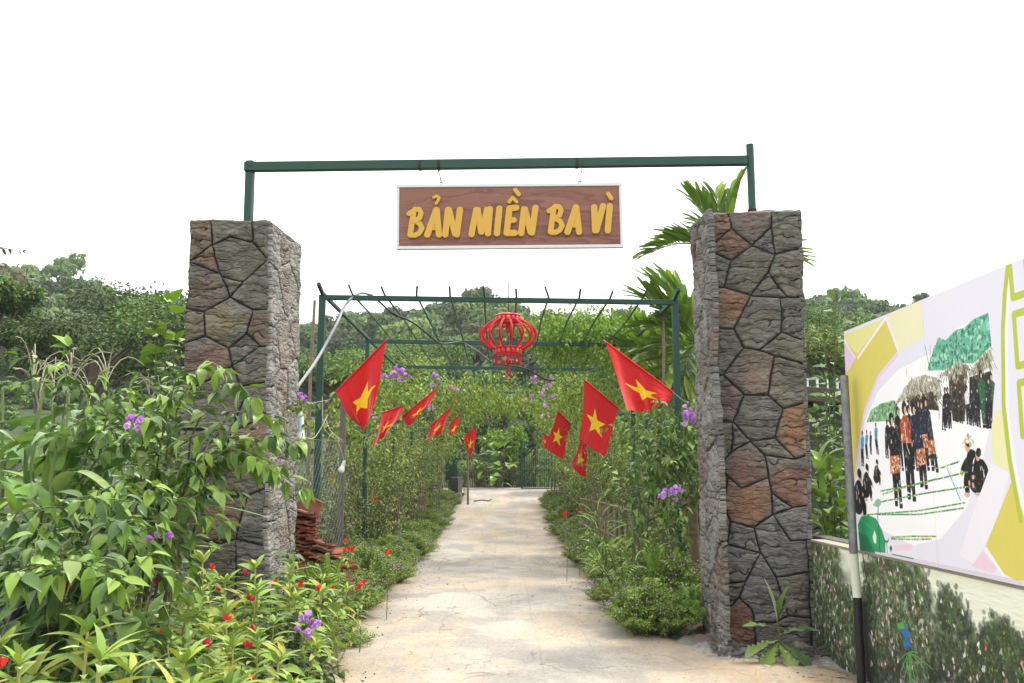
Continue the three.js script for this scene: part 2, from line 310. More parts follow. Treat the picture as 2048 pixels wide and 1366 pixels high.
// corners [front-left, front-right, back-right, back-left] at the foot and at the top, going round seen from above
function pillar(label, foot, top, H, faces, darkness) {
  const root = thing('stone_pillar', label, 'pillar', [0, 0, 0], 0, 'stone gate pillars');
  const t = 0.03, corner = (k, y, off = 0) => {
    const f = foot[k], q = top[k], w = (s) => (fbm(y * 4.5 + k * 13 + s, foot[0][0] * 3, 55, 3) - 0.5) * 0.045; return V(lerp(f[0], q[0], y / H) + w(0), y, lerp(f[1], q[1], y / H) + w(40));
  };
  const mid = (y) => corner(0, y).add(corner(1, y)).add(corner(2, y)).add(corner(3, y)).multiplyScalar(0.25);
  // the core, set in by the thickness of the stones
  {
    const pos = [], idx = [], rows = 24;
    for (let j = 0; j <= rows; j++) for (let k = 0; k < 4; k++) { const y = lerp(-0.1, H - 0.02, j / rows), p = corner(k, y), m = mid(y), d = p.clone().sub(m); p.sub(d.setY(0).normalize().multiplyScalar(0.028)); pos.push(p.x, p.y, p.z); }
    for (let j = 0; j < rows; j++) for (let k = 0; k < 4; k++) { const a = j * 4 + k, b = j * 4 + (k + 1) % 4; idx.push(a, b, a + 4, b, b + 4, a + 4); }
    const g0 = geoFrom(pos, idx).toNonIndexed(); g0.computeVertexNormals();
    part('mortar_core', g0, M.mortar, root);
    // rough cement cap
    const cp = [], ci = [], n = 14;
    for (let j = 0; j <= n; j++) for (let i = 0; i <= n; i++) {
      const a = corner(0, H).lerp(corner(1, H), i / n), b = corner(3, H).lerp(corner(2, H), i / n), p = a.lerp(b, j / n), e = Math.min(i, j, n - i, n - j);
      const m = mid(H), s = p.clone().sub(m).setY(0).multiplyScalar(-0.03); p.add(s);
      cp.push(p.x, p.y + (e ? 0.0 : -0.06) + (fbm(p.x * 8, p.z * 8, 80, 3) - 0.5) * 0.07, p.z);
    }
    for (let j = 0; j < n; j++) for (let i = 0; i < n; i++) { const a = j * (n + 1) + i; ci.push(a, a + 1, a + n + 1, a + 1, a + n + 2, a + n + 1); }
    part('cement_cap', geoFrom(cp, ci), M.concrete, root);
  }
  faces.forEach(({ side, polys, paint, mat, gap, bend, rough }) => {
    const place = (x, y, d) => {       // x from 0 to 1 across the face
      const A = corner(side, y), B = corner((side + 1) % 4, y), n = V(-(B.z - A.z), 0, B.x - A.x).normalize(), p = A.lerp(B, x);
      return p.addScaledVector(n, d - t + (bend ? bend(x, y) : 0));
    };
    const w = corner(side, H / 2).distanceTo(corner((side + 1) % 4, H / 2));
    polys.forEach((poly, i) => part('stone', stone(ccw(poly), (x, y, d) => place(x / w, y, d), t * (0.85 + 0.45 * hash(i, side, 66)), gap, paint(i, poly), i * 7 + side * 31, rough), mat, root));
  });
  return root;
}
const pairs = (l, dx) => { const o = []; for (let i = 0; i < l.length; i += 2) o.push([l[i] / 100 + dx, Math.max(0, l[i + 1] / 100)]); return o; };
const grouped = (list, w, dx, H) => list.map((l) => pairs(l, dx).map(([x, y]) => [clamp(x, 0, w), y > 3.755 ? H - 0.01 - 0.03 * hash(Math.round(x * 40), 4, 4) : y]));
{
  // right pillar: its left edge leans, so the outlines are spread to the width found at each height
  const foot = [[1.845, -8.04], [2.615, -7.92], [2.74, -8.72], [1.87, -8.82]], top = [[1.80, -7.99], [2.63, -7.86], [2.72, -8.42], [1.765, -8.46]];
  const redOnes = { 0: [ORANGE, 0.55], 3: [RED, 0.7], 9: [ORANGE, 0.7], 14: [ORANGE, 0.4], 17: [OLIVE, 0.6], 18: [ORANGE, 0.95], 22: [RED, 0.65], 23: [RED, 1.25], 24: [ORANGE, 0.8], 27: [RED, 0.75], 34: [RED, 1.1], 16: [RED, 0.3], 1: [RED, 0.3] };
  const front = STONES.R.map((l) => pairs(l, 0.045).map(([x, y]) => [clamp(x / 0.855 * 0.80, 0, 0.8), y > 3.755 ? 3.8 - 0.035 * hash(Math.round(x * 30), 4, 4) : y]));
  const bluish = [25, 28, 29, 30, 31, 32];
  pillar('right gate pillar of dark chiselled stones with rusty red patches beside the mural wall', foot, top, 3.8, [
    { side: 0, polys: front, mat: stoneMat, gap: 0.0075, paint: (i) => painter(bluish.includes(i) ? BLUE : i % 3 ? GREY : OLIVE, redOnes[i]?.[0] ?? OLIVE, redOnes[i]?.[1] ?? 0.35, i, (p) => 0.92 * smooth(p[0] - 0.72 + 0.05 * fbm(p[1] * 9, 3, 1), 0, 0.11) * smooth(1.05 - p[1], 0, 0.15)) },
    { side: 3, polys: cells(0.82, 3.79, 3, 8, 401), mat: stonePale, gap: 0.0055, rough: 1.1, paint: (i) => painter([0.18, 0.176, 0.17], i % 4 === 1 ? RED : PALE, 0.5, i + 50) },
    { side: 1, polys: cells(0.72, 3.79, 2, 8, 402), mat: stoneMat, gap: 0.0075, paint: (i) => painter(GREY, OLIVE, 0.5, i + 90) },
    { side: 2, polys: cells(0.9, 3.79, 3, 9, 403), mat: stoneMat, gap: 0.0075, paint: (i) => painter(GREY, OLIVE, 0.5, i + 130) },
  ]);
}
{
  const foot = [[-2.84, -8.23], [-2.02, -8.27], [-1.965, -9.02], [-2.88, -9.1]], top = [[-2.87, -8.23], [-2.12, -8.28], [-2.05, -9.2], [-2.85, -9.2]];
  const ledgeRed = { 0: [ORANGE, 0.45], 3: [ORANGE, 0.5], 6: [RED, 0.35], 8: [OCHRE, 0.6], 9: [OCHRE, 0.9], 12: [RED, 0.7], 17: [RED, 0.95], 19: [RED, 0.4], 20: [RED, 0.8], 10: [RED, 0.35] };
  const front = STONES.L.map((l) => pairs(l, 0.05).map(([x, y]) => [clamp(x / 0.83 * 0.785, 0, 0.785), y > 3.775 ? 3.8 - 0.02 * hash(Math.round(x * 30), 4, 4) : y]));
  pillar('left gate pillar of grey chiselled stones rising behind the leafy flowering shrub', foot, top, 3.8, [
    { side: 0, polys: front, mat: stoneMat, gap: 0.0075, paint: (i) => painter(i % 3 ? OLIVE : GREY, ledgeRed[i]?.[0] ?? OLIVE, ledgeRed[i]?.[1] ?? 0.3, i + 200) },
    { side: 1, polys: cells(0.84, 3.79, 3, 7, 405), mat: stonePale, gap: 0.0055, rough: 1.2, paint: (i) => painter([0.28, 0.272, 0.258], i % 3 === 1 ? [0.3, 0.235, 0.20] : [0.33, 0.32, 0.305], 0.6, i + 250) },
    { side: 3, polys: cells(0.86, 3.79, 3, 8, 406), mat: stoneMat, gap: 0.0075, paint: (i) => painter(GREY, OLIVE, 0.5, i + 290) },
    { side: 2, polys: cells(0.9, 3.79, 3, 9, 407), mat: stoneMat, gap: 0.0075, paint: (i) => painter(GREY, OLIVE, 0.5, i + 330) },
  ]);
}

// ---------------------------------------------------------------- gate frame and hanging sign
{
  const g = thing('gate_frame', 'dark green steel frame standing on top of both stone pillars', 'gate frame');
  part('post', bar(V(-2.37, 3.6, -8.42), V(-2.375, 4.40, -8.42), 0.07), M.green, g);
  part('beam', bar(V(-2.42, 4.335, -8.4), V(2.31, 4.415, -8.4), 0.075, 0.085), M.green, g);
  const p = part('post', tube([V(2.345, 3.6, -8.4), V(2.345, 4.575, -8.4)], 0.036, 0.036, 16), M.green, g);
  part('collar', merge([0, 1, 2].map((k) => new THREE.TorusGeometry(0.039, 0.004, 5, 16).rotateX(Math.PI / 2).translate(2.345, 3.92 + k * 0.009, -8.4))), M.rust, p);
  const ring = (x, y) => merge([-0.008, 0.004, 0.012].map((o) => new THREE.TorusGeometry(0.056, 0.0035, 5, 4).rotateZ(Math.PI / 4).rotateY(Math.PI / 2).scale(1, 1.06, 1).translate(x + o, y, -8.4)));
  for (const x of [-0.78, -0.60, 0.70]) part('wire_tie', ring(x, 4.372 + x * 0.017), M.rust, g);
  part('bolt', merge([new THREE.CylinderGeometry(0.007, 0.007, 0.012, 8).rotateX(Math.PI / 2).translate(-2.39, 4.345, -8.36), new THREE.CylinderGeometry(0.007, 0.007, 0.012, 8).rotateX(Math.PI / 2).translate(-2.36, 4.337, -8.36)]), M.rust, g);
}
{
  const woodTex = canvasTex(1024, 320, (x, w, h) => {
    const id = x.createImageData(w, h);
    for (let j = 0; j < h; j++) for (let i = 0; i < w; i++) {
      const warp = fbm(i / 190, j / 40, 11, 4) * 5 + 1.5 * Math.sin(i / 260) ;
      const y = j / 22 + warp, r = fbm(y * 1.0, i / 900, 12, 4), s = vnoise(y * 5, i / 160, 13), t = vnoise(y * 2.2, i / 420, 14);
      let c = mix3([120, 72, 56], [142, 92, 72], r); c = mix3(c, [94, 52, 42], 0.55 * smooth(t, 0.6, 0.8)); c = mix3(c, [176, 124, 98], 0.6 * smooth(s, 0.78, 0.92) * smooth(t, 0.35, 0.6));
      const o = (j * w + i) * 4; id.data[o] = c[0]; id.data[o + 1] = c[1]; id.data[o + 2] = c[2]; id.data[o + 3] = 255;
    }
    x.putImageData(id, 0, 0);
  });
  const s = thing('hanging_sign', 'wood-look name board with yellow raised letters hanging from the green gate beam', 'sign', [0.066, 3.855, -8.36]);
  s.rotation.z = rad(0.55); s.rotation.y = rad(-0.4);
  const W = 2.1, H = 0.62;
  part('board', new RoundedBoxGeometry(W - 0.03, H - 0.03, 0.03, 1, 0.004), [std({ color: lin(0.4, 0.4, 0.4) })][0] && new THREE.MeshPhysicalMaterial({ map: woodTex, roughness: 0.5, clearcoat: 0.15, clearcoatRoughness: 0.35 }), s);
  const frame = std({ color: lin(0.62, 0.64, 0.66), metalness: 0.25, roughness: 0.45 });
  for (const k of [-1, 1]) {
    part('frame_rail', new RoundedBoxGeometry(W, 0.03, 0.05, 1, 0.004).translate(0, k * (H / 2 - 0.015), 0), frame, s);
    part('frame_stile', new RoundedBoxGeometry(0.026, H - 0.062, 0.048, 1, 0.004).translate(k * (W / 2 - 0.013), 0, 0), frame, s);
  }
  const yellow = std({ color: lin(0.62, 0.36, 0.05), roughness: 0.6 });
  const U = 0.00252, X = (x) => (x - 1038) * U, Y = (y) => -(y - 290) * U - (0) ;
  let lift = 0;
  const stroke = (a, b, r) => {             // a fat pen stroke with round ends, cut from foam board
    const p = [X(a[0]), Y(a[1])], q = [X(b[0]), Y(b[1])], ang = Math.atan2(q[1] - p[1], q[0] - p[0]), sh = new THREE.Shape(), k = r * U;
    sh.absarc(q[0], q[1], k, ang - Math.PI / 2, ang + Math.PI / 2, false); sh.absarc(p[0], p[1], k, ang + Math.PI / 2, ang + Math.PI * 1.5, false); sh.closePath();
    lift = (lift + 1) % 7;
    return new THREE.ExtrudeGeometry(sh, { depth: 0.02 + lift * 0.0007, bevelEnabled: true, bevelThickness: 0.003, bevelSize: 0.003, bevelOffset: -0.003, bevelSegments: 2, curveSegments: 6 }).translate(0, 0, 0.0155);
  };
  const letter = (lists, r = 11.8) => part('letter', merge(lists.flatMap((l) => { const q = typeof l[l.length - 1] === 'number' ? l[l.length - 1] : r, pts = l.filter((e) => Array.isArray(e)); return pts.slice(1).map((e, i) => stroke(pts[i], e, q)); })), yellow, s);
  const B = (dx, dy) => letter([[[686, 272], [673, 360], 10.5], [[668, 281], [690, 267], 9], [[690, 264], [706, 265], [713, 280], [707, 298], [690, 309], 9.5], [[690, 309], [709, 319], [716, 337], [707, 354], [692, 362], [676, 362], 9.5]].map((l) => l.map((e) => Array.isArray(e) ? [e[0] + dx, e[1] + dy] : e)));
  const A = (dx, dy, extra = []) => letter([[[769, 268], [736, 361]], [[770, 268], [779, 361]], [[750, 334], [775, 334], 10], ...extra].map((l) => l.map((e) => Array.isArray(e) ? [e[0] + dx, e[1] + dy] : e)));
  B(0, 0);
  A(0, 0, [[[759, 220], [770, 214], [779, 221], [775, 232], [768, 243], 5.5]]);
  letter([[[812, 268], [802, 361]], [[815, 268], [838, 358]], [[856, 267], [844, 361]]]);
  letter([[[916, 268], [898, 360]], [[922, 268], [933, 352], 11], [[955, 268], [935, 352], 11], [[966, 266], [958, 358]]]);
  letter([[[1001, 265], [991, 358]]]);
  letter([[[1038, 265], [1027, 357]], [[1038, 264], [1063, 261]], [[1032, 309], [1054, 308], 11], [[1027, 357], [1057, 357]], [[1037, 239], [1050, 223], [1065, 239], 6.5], [[1060, 194], [1073, 211], 8]]);
  letter([[[1092, 268], [1080, 358]], [[1095, 268], [1115, 354]], [[1134, 262], [1120, 356]]]);
  B(515, -6); A(514, -6);
  letter([[[1350, 262], [1352, 350]], [[1383, 258], [1356, 350]]]);
  letter([[[1408, 258], [1398, 351]], [[1403, 212], [1414, 229], 8]]);
  // hooks and wires by which it hangs
  for (const x of [-0.635, 0.66]) {
    part('eye_bolt', merge([new THREE.TorusGeometry(0.012, 0.004, 6, 12).translate(x, H / 2 + 0.014, 0), tube([V(x, H / 2 - 0.01, 0), V(x, H / 2 + 0.004, 0)], 0.005)]), M.rust, s);
    const lx = x < 0 ? -0.025 : 0.02, top = 0.175 - (x - 0.0) * 0.012; const L = [];
    for (let k = 0; k < 5; k++) L.push(new THREE.TorusGeometry(0.011, 0.003, 5, 8).scale(0.7, 1.25, 1).rotateY(k * 1.3).translate(x + lx * k / 4, H / 2 + 0.03 + k * (top - 0.05) / 5, 0));
    L.push(tube([V(x + lx, H / 2 + top * 0.8, 0), V(x + lx * 1.2, H / 2 + top, -0.01), V(x + lx * 1.5, H / 2 + top + 0.05, 0.012)], 0.003, 0.003, 5));
    part('chain', merge(L), M.rust, s);
  }
}

// ---------------------------------------------------------------- pergola
const BAY = [11, 14.78, 18.55, 22.3, 26.1];
{
  const g = thing('pergola', 'long green steel pergola roofing the garden path behind the pillars', 'pergola');
  const XL = -2.17, XR = 2.09, top = (d, x) => 3.585 - (x - XL) * 0.013 + rise(d) * 0.45;
  BAY.forEach((d, i) => {
    for (const x of [XL, XR]) part('post', bar(V(x, groundAt(x, -d) - 0.1, -d), V(x, top(d, x) - 0.03, -d), i ? 0.06 : 0.075), M.green, g);
    part('cross_beam', bar(V(XL - 0.04, top(d, XL), -d), V(XR + 0.04, top(d, XR), -d), 0.055, 0.06), M.green, g);
  });
  for (const x of [XL, XR]) {
    const L = BAY.map((d) => V(x, top(d, x) + 0.05, -d)); L.unshift(V(x - 0.03 * Math.sign(x), top(11, x) + 0.085, -10.6));
    for (let i = 0; i < L.length - 1; i++) part('edge_beam', bar(L[i], L[i + 1], 0.042), M.green, g);
  }
  rnd = seeded(31);
  for (let k = 1; k < 11; k++) {
    const x = lerp(XL, XR, k / 11), pts = [V(x + R(-0.05, 0.02), top(11, x) + 0.06 + R(-0.02, 0.02), -10.55 - R(0, 0.05))];
    for (const d of [11, 12.8, 14.78, 16.6, 18.55, 20.4, 22.3, 26.2]) pts.push(V(x + R(-0.03, 0.03), top(d, x) + 0.045 + (d % 1 === 0.8 || d === 16.6 ? R(-0.03, 0.02) : 0), -d));
    part('roof_rod', tube(pts, 0.013, 0.013, 6), M.green, g);
  }
}
{
  const g = thing('garden_arch', 'thin green steel arch across the far end of the path', 'arch');
  part('beam', bar(V(-1.75, 3.42, -31), V(1.75, 3.42, -31), 0.05), M.green, g);
  for (const x of [-1.75, 1.75]) part('post', bar(V(x, 0.6, -31), V(x, 3.4, -31), 0.05), M.green, g);
}

// ---------------------------------------------------------------- red lantern
{
  const g = thing('red_lantern', 'open red festival lantern with pink bands and tassels hanging under the pergola', 'lantern', [0.08, 3.05, -12]);
  const red = new THREE.MeshPhysicalMaterial({ color: lin(0.70, 0.008, 0.02), roughness: 0.9, transmission: 0.3, thickness: 0 }), deep = std({ color: lin(0.45, 0.01, 0.015), roughness: 0.5 }), pink = std({ color: lin(0.75, 0.06, 0.20), roughness: 0.5 }), orange = std({ color: lin(0.8, 0.22, 0.04), roughness: 0.5 });
  for (let k = 0; k < 15; k++) {
    const a = k / 15 * Math.PI * 2 + 0.2, pts = [];
    for (let i = 0; i <= 12; i++) { const t = i / 12, f = Math.sin(t * Math.PI), r = 0.155 + 0.215 * Math.pow(f, 0.75); pts.push(V(Math.cos(a) * r, lerp(0.43, 0.03, t), Math.sin(a) * r)); }
    part('rib', tube(pts, (t) => 0.010 + 0.007 * Math.sin(t * Math.PI), 0, 6), red, g);
  }
  const band = (name, y, r, m2) => {
    const b = part(name, merge([new THREE.CylinderGeometry(r, r, 0.07, 28, 1, true).translate(0, y, 0), new THREE.TorusGeometry(r, 0.012, 6, 28).rotateX(Math.PI / 2).translate(0, y + 0.035, 0), new THREE.TorusGeometry(r, 0.012, 6, 28).rotateX(Math.PI / 2).translate(0, y - 0.035, 0)]), red, g);
    for (let k = 0; k < 16; k++) { const a = k / 16 * Math.PI * 2; part('scallop', new THREE.SphereGeometry(0.026, 8, 6).scale(1, 1.05, 0.35).translate(0, 0, r + 0.004).rotateY(a).translate(0, y, 0), k % 2 ? pink : orange, b); }
  };
  band('top_band', 0.445, 0.16); band('bottom_band', 0.02, 0.165);
  for (let k = 0; k < 12; k++) part('petal', new THREE.SphereGeometry(0.05, 8, 5).scale(0.9, 0.42, 0.7).translate(0, 0.487, 0.13).rotateY(k / 12 * Math.PI * 2), k % 2 ? pink : orange, g);
  part('bulb_holder', new RoundedBoxGeometry(0.07, 0.15, 0.05, 1, 0.01).translate(0, 0.34, 0), deep, g);
  part('centre_wire', tube([V(0, 0.95, 0), V(0.004, 0.48, 0), V(-0.01, 0.26, 0)], 0.006), M.black, g);
  rnd = seeded(5);
  const tassel = (x, y, z, L, r) => { const l = []; for (let k = 0; k < 7; k++) { const a = k * 0.9, e = V(x + Math.cos(a) * r * R(0.6, 1.2), y - L * R(0.85, 1), z + Math.sin(a) * r * R(0.6, 1.2)); l.push(tube([V(x, y, z), V(lerp(x, e.x, 0.7), y - L * 0.4, lerp(z, e.z, 0.7)), e], 0.005, 0.003, 4)); } l.push(new THREE.SphereGeometry(r * 0.8, 8, 6).translate(x, y, z)); return merge(l); };
  for (let k = 0; k < 12; k++) { const a = k / 12 * Math.PI * 2; part('tassel', tassel(Math.cos(a) * 0.165, -0.03, Math.sin(a) * 0.165, 0.13, 0.014), red, g); }
  part('centre_tassel', merge([tassel(0, -0.14, 0, 0.21, 0.03), new THREE.SphereGeometry(0.045, 10, 8).translate(0, -0.12, 0), tube([V(0, 0.02, 0), V(0, -0.1, 0)], 0.006)]), red, g);
}

// ---------------------------------------------------------------- flags
const flagTex = canvasTex(768, 512, (x, w, h) => {
  x.fillStyle = '#d4171c'; x.fillRect(0, 0, w, h);
  for (let k = 0; k < 2600; k++) { x.fillStyle = k % 2 ? 'rgba(255,60,50,0.03)' : 'rgba(90,0,0,0.03)'; x.fillRect(hash(k, 1, 2) * w, hash(k, 2, 2) * h, 30 + 60 * hash(k, 3, 2), 2); }
  x.fillStyle = '#f7cf1e'; x.beginPath();
  for (let k = 0; k < 10; k++) { const r = (k % 2 ? 0.382 : 1) * h * 0.34, a = -Math.PI / 2 + k * Math.PI / 5; x.lineTo(w / 2 + Math.cos(a) * r, h / 2 + Math.sin(a) * r); }
  x.fill();
  x.fillStyle = 'rgba(120,0,0,0.25)'; x.fillRect(0, 0, 14, h);
});
const flagMat = new THREE.MeshPhysicalMaterial({ map: flagTex, roughness: 0.95, transmission: 0.3, thickness: 0, side: THREE.DoubleSide });
// hoist top, hoist foot, fly foot, fly top as they hang; the cloth is wider than these spans and falls in folds
function flag(label, q, foot, folds, amp, seed) {
  const [ht, hb, fb, ft] = q.map((p) => V(...p)), c = ht.clone();
  const g = thing('flag', label, 'flag', c.toArray(), 0, 'flags hung from the bushes beside the path');
  const n = 40, m = 26, pos = [], uv = [], idx = [];
  const across = hb.clone().sub(ht).normalize(), side = V(0, 0, 1);
  for (let j = 0; j <= m; j++) for (let i = 0; i <= n; i++) {
    const u = i / n, v = j / m;                      // u along the fly, v down the hoist
    const a = ht.clone().lerp(hb, v), b = ft.clone().lerp(fb, v), p = a.lerp(b, u);
    const k = Math.pow(u, 0.8), ph = v * Math.PI * 2 * folds + seed;
    p.addScaledVector(side, amp * k * Math.sin(ph) + amp * 0.5 * k * Math.sin(ph * 2.3 + 1 + u * 2));
    p.addScaledVector(across, amp * 0.45 * k * Math.cos(ph * 1.1 + 0.5)); p.addScaledVector(side, amp * 0.22 * k * Math.sin(ph * 4.1 + u * 5 + seed) + 0.012 * (fbm(u * 9 + seed, v * 5, 45, 2) - 0.5));
    p.y -= 0.04 * Math.sin(u * Math.PI) * (0.5 + v) ; p.x += 0.03 * Math.sin(u * 3 + v * 4 + seed) * u;
    p.sub(c); pos.push(p.x, p.y, p.z); uv.push(u, 1 - v);
  }
  for (let j = 0; j < m; j++) for (let i = 0; i < n; i++) { const p = j * (n + 1) + i; idx.push(p, p + n + 1, p + 1, p + 1, p + n + 1, p + n + 2); }
  part('cloth', geoFrom(pos, idx, uv), flagMat, g);
  const f = V(...foot).sub(c), tip = ht.clone().sub(c), hb2 = hb.clone().sub(c), dir = tip.clone().sub(hb2).normalize();
  part('sleeve', tube([hb2, tip], 0.014, 0.012, 8), std({ map: flagTex, roughness: 0.9 }), g).geometry.attributes.uv.array.fill(0.02);
  part('pole', tube([f, hb2.clone().addScaledVector(dir, 0.02), tip.clone().addScaledVector(dir, 0.04)], 0.009, 0.008, 8), M.galvanised, g);
}
flag('large red flag with yellow star, nearest one on the left of the path', [[-1.31, 2.98, -10.4], [-1.9, 2.41, -10.6], [-1.61, 1.94, -10.6], [-1.44, 2.09, -10.3]], [-2.14, 2.22, -10.9], 1.3, 0.11, 0.4);
flag('red flag draped low over the left hedge behind the nearest left flag', [[-1.31, 2.38, -12.4], [-1.64, 2.3, -12.7], [-1.81, 1.84, -12.7], [-1.52, 2, -12.4]], [-1.81, 2.28, -12.9], 1.2, 0.09, 2.0);
flag('narrow furled red flag pointing up to the right below the purple flowers', [[-0.99, 2.78, -14.2], [-1.56, 2.37, -14.6], [-1.45, 2.25, -14.6], [-1.21, 2.4, -14.2]], [-1.71, 2.27, -14.8], 1.5, 0.07, 1.0);
flag('red flag half hidden in the left hedge, right of the furled one', [[-0.96, 2.71, -17.6], [-1.38, 2.39, -18], [-1.5, 2.11, -18], [-1.14, 2.23, -17.6]], [-1.5, 2.29, -18.1], 1.4, 0.08, 3.0);
flag('small folded red flag deep in the left hedge between two others', [[-0.91, 2.74, -20], [-1.15, 2.49, -20.2], [-1.13, 2.25, -20.2], [-0.99, 2.33, -20]], [-1.24, 2.4, -20.2], 1.2, 0.06, 0.2);
flag('farthest flag on the left, hanging from a pole above the low wall', [[-0.69, 2.71, -25], [-1.06, 2.41, -25.2], [-0.88, 1.85, -25.2], [-0.74, 2.11, -25]], [-1.21, 2.28, -25.3], 1.2, 0.08, 1.5);
flag('large red flag spread to the right beside the right pergola post', [[1.18, 2.96, -10.4], [1.96, 2.41, -10.6], [1.87, 2.26, -10.6], [1.44, 2.15, -10.3]], [2.25, 2.24, -10.9], 1.1, 0.09, 2.2);
flag('long red flag with its star facing the path, second on the right', [[1.12, 2.75, -12.6], [1.62, 2.38, -12.9], [1.39, 1.71, -12.9], [1.06, 1.96, -12.6]], [1.81, 2.24, -13], 0.9, 0.05, 0.8);
flag('diamond shaped red flag hanging third on the right with leaves before it', [[0.96, 2.54, -16], [1.2, 2.34, -16.3], [1.03, 1.72, -16.3], [0.72, 1.95, -16]], [1.3, 1.97, -16.4], 0.8, 0.05, 0.5);
flag('red flag mostly hidden by leaves between the second and third on the right', [[1.42, 2.17, -16.6], [1.56, 1.9, -16.9], [1.48, 1.38, -16.9], [1.25, 1.62, -16.6]], [1.62, 1.76, -17], 1.0, 0.06, 1.2);
flag('farthest flag on the right, only its corner showing behind another flag', [[0.97, 2.42, -22], [1.11, 2.32, -22.2], [1.11, 2.06, -22.2], [0.97, 2.16, -22]], [1.22, 2.21, -22.2], 1.0, 0.04, 1.9);

// ---------------------------------------------------------------- conduit, cable, bulb, stakes
single('conduit_pipe', tube(curve([[-2.07, 2.33, -9.3], [-2.04, 2.8, -10.3], [-1.92, 3.19, -10.6], [-1.87, 3.48, -10.9], [-1.79, 3.6, -11], [-1.71, 3.66, -11.1], [-1.61, 3.65, -11.15]], 40), 0.016, 0.016, 8), M.greyPipe, 'grey plastic conduit sloping from behind the left pillar up to the pergola', 'conduit');
{
  const g = thing('power_cable', 'black cable sagging along the pergola roof past the red lantern', 'cable');
  part('wire', tube(curve([[-1.61, 3.65, -11.15], [-1.5, 3.57, -11.3], [-1.39, 3.49, -11.6], [-1.19, 3.43, -11.8], [-1.03, 3.35, -12.2], [-0.89, 3.27, -12.6], [-0.62, 3.51, -14.4], [-0.34, 3.26, -13.6], [-0.14, 3.06, -13.2], [0.04, 3, -13], [0.29, 2.96, -13], [0.6, 2.87, -13.6], [0.83, 2.91, -14.4]], 80), 0.012, 0.012, 7), M.black, g);
  part('tape_joint', tube([V(-1.41, 3.51, -11.6), V(-1.34, 3.47, -11.65)], 0.022, 0.018, 8), M.black, g);
  part('binding', tube(curve([[-1.71, 3.62, -11.03], [-1.77, 3.34, -11.2], [-1.84, 3.34, -12.5]], 12), 0.004, 0.004, 4), M.dryBamboo, g);
}
{
  const g = thing('light_bulb', 'white light bulb hanging on a cord in the left hedge', 'bulb', [-1.76, 1.55, -10.3]);
  part('bulb', new THREE.LatheGeometry([[0.001, -0.062], [0.02, -0.058], [0.032, -0.045], [0.036, -0.028], [0.032, -0.01], [0.022, 0.012], [0.018, 0.03]].map((p) => new THREE.Vector2(...p)), 16).rotateZ(-0.3), new THREE.MeshPhysicalMaterial({ color: lin(0.8, 0.8, 0.8), roughness: 0.2, clearcoat: 0.5 }), g);
  part('socket', new THREE.CylinderGeometry(0.016, 0.02, 0.05, 12).translate(0, 0.052, 0).rotateZ(-0.3), M.white, g);
  part('cord', tube(curve([[0.02, 0.07, 0], [-0.06, 0.28, -0.02], [-0.22, 0.42, -0.1], [-0.3, 0.8, -0.3]], 20), 0.004, 0.004, 5), std({ color: lin(0.4, 0.37, 0.3) }), g);
}
single('slack_wire', merge([tube(curve([[-2.04, 1.86, -9.4], [-2.03, 1.86, -10], [-2.04, 1.96, -10.4], [-2.01, 2.15, -10.7]], 24), 0.005, 0.005, 5), tube(curve([[-2.06, 2.12, -10.8], [-1.97, 1.97, -10.7], [-1.8, 1.85, -10.5]], 20), 0.004, 0.004, 5), tube(curve([[-2, 2.13, -9.2], [-2.01, 2.22, -9.8], [-1.97, 2.32, -10.6]], 16), 0.003, 0.003, 4)]), std({ color: lin(0.42, 0.38, 0.3) }), 'slack pale wires looping from the left pillar to the green post', 'wire');
{
  const g = thing('plastic_tube', 'white tapered plastic tube with blue print hanging beside the left pillar', 'tube', [-2.03, 1.97, -9.3]);
  part('sleeve', new THREE.LatheGeometry([[0.03, 0.17], [0.034, 0.165], [0.058, -0.12], [0.066, -0.125], [0.066, -0.15], [0.05, -0.15]].map((p) => new THREE.Vector2(...p)), 20), M.white, g);
  part('print', new THREE.CylinderGeometry(0.0395, 0.055, 0.17, 18, 1, true, 5.6, 1.5).translate(0, 0.01, 0), std({ color: lin(0.35, 0.6, 0.75) }), g);
}
single('bamboo_stake', tube(curve([[-2.59, 3.85, -12.6], [-2.62, 2.5, -12.6], [-2.58, 0, -12.6]], 10), 0.02, 0.03, 7), M.dryBamboo, 'thin grey bamboo stake rising left of the pergola front post', 'stake');
single('bamboo_stake', tube(curve([[2.16, 3.71, -12.2], [2.14, 2.4, -12.2], [2.1, 0, -12.2]], 10), 0.018, 0.028, 7), M.dryBamboo, 'tall thin bamboo stake standing behind the large right flag', 'stake');
single('concrete_stake', new RoundedBoxGeometry(0.07, 2.5, 0.07, 1, 0.008).translate(-2.14, 1.25, -12.5), M.concrete, 'pale concrete stake in the left hedge behind the nearest flag', 'stake');
{
  const g = thing('bamboo_post', 'thick cut bamboo post leaning beside the right stone pillar', 'post', [1.96, 0, -9.5]);
  const pts = [], r = (t) => { const y = t * 1.37, k = Math.abs((y / 0.3 + 0.4) % 1 - 0.5); return 0.066 + 0.006 * (1 - smooth(0.5 - k, 0, 0.06)) - 0.006 * t; };
  for (let i = 0; i <= 60; i++) pts.push(V(-0.05 * i / 60, i / 60 * 1.37, 0));
  part('culm', tube(pts, r, 0, 14, true), M.bamboo, g);
  for (const y of [0.33, 0.63, 0.93, 1.23]) part('node_ring', new THREE.TorusGeometry(0.064, 0.006, 6, 16).rotateX(Math.PI / 2).translate(-0.05 * y / 1.37, y - 0.05, 0), M.dryBamboo, g);
}

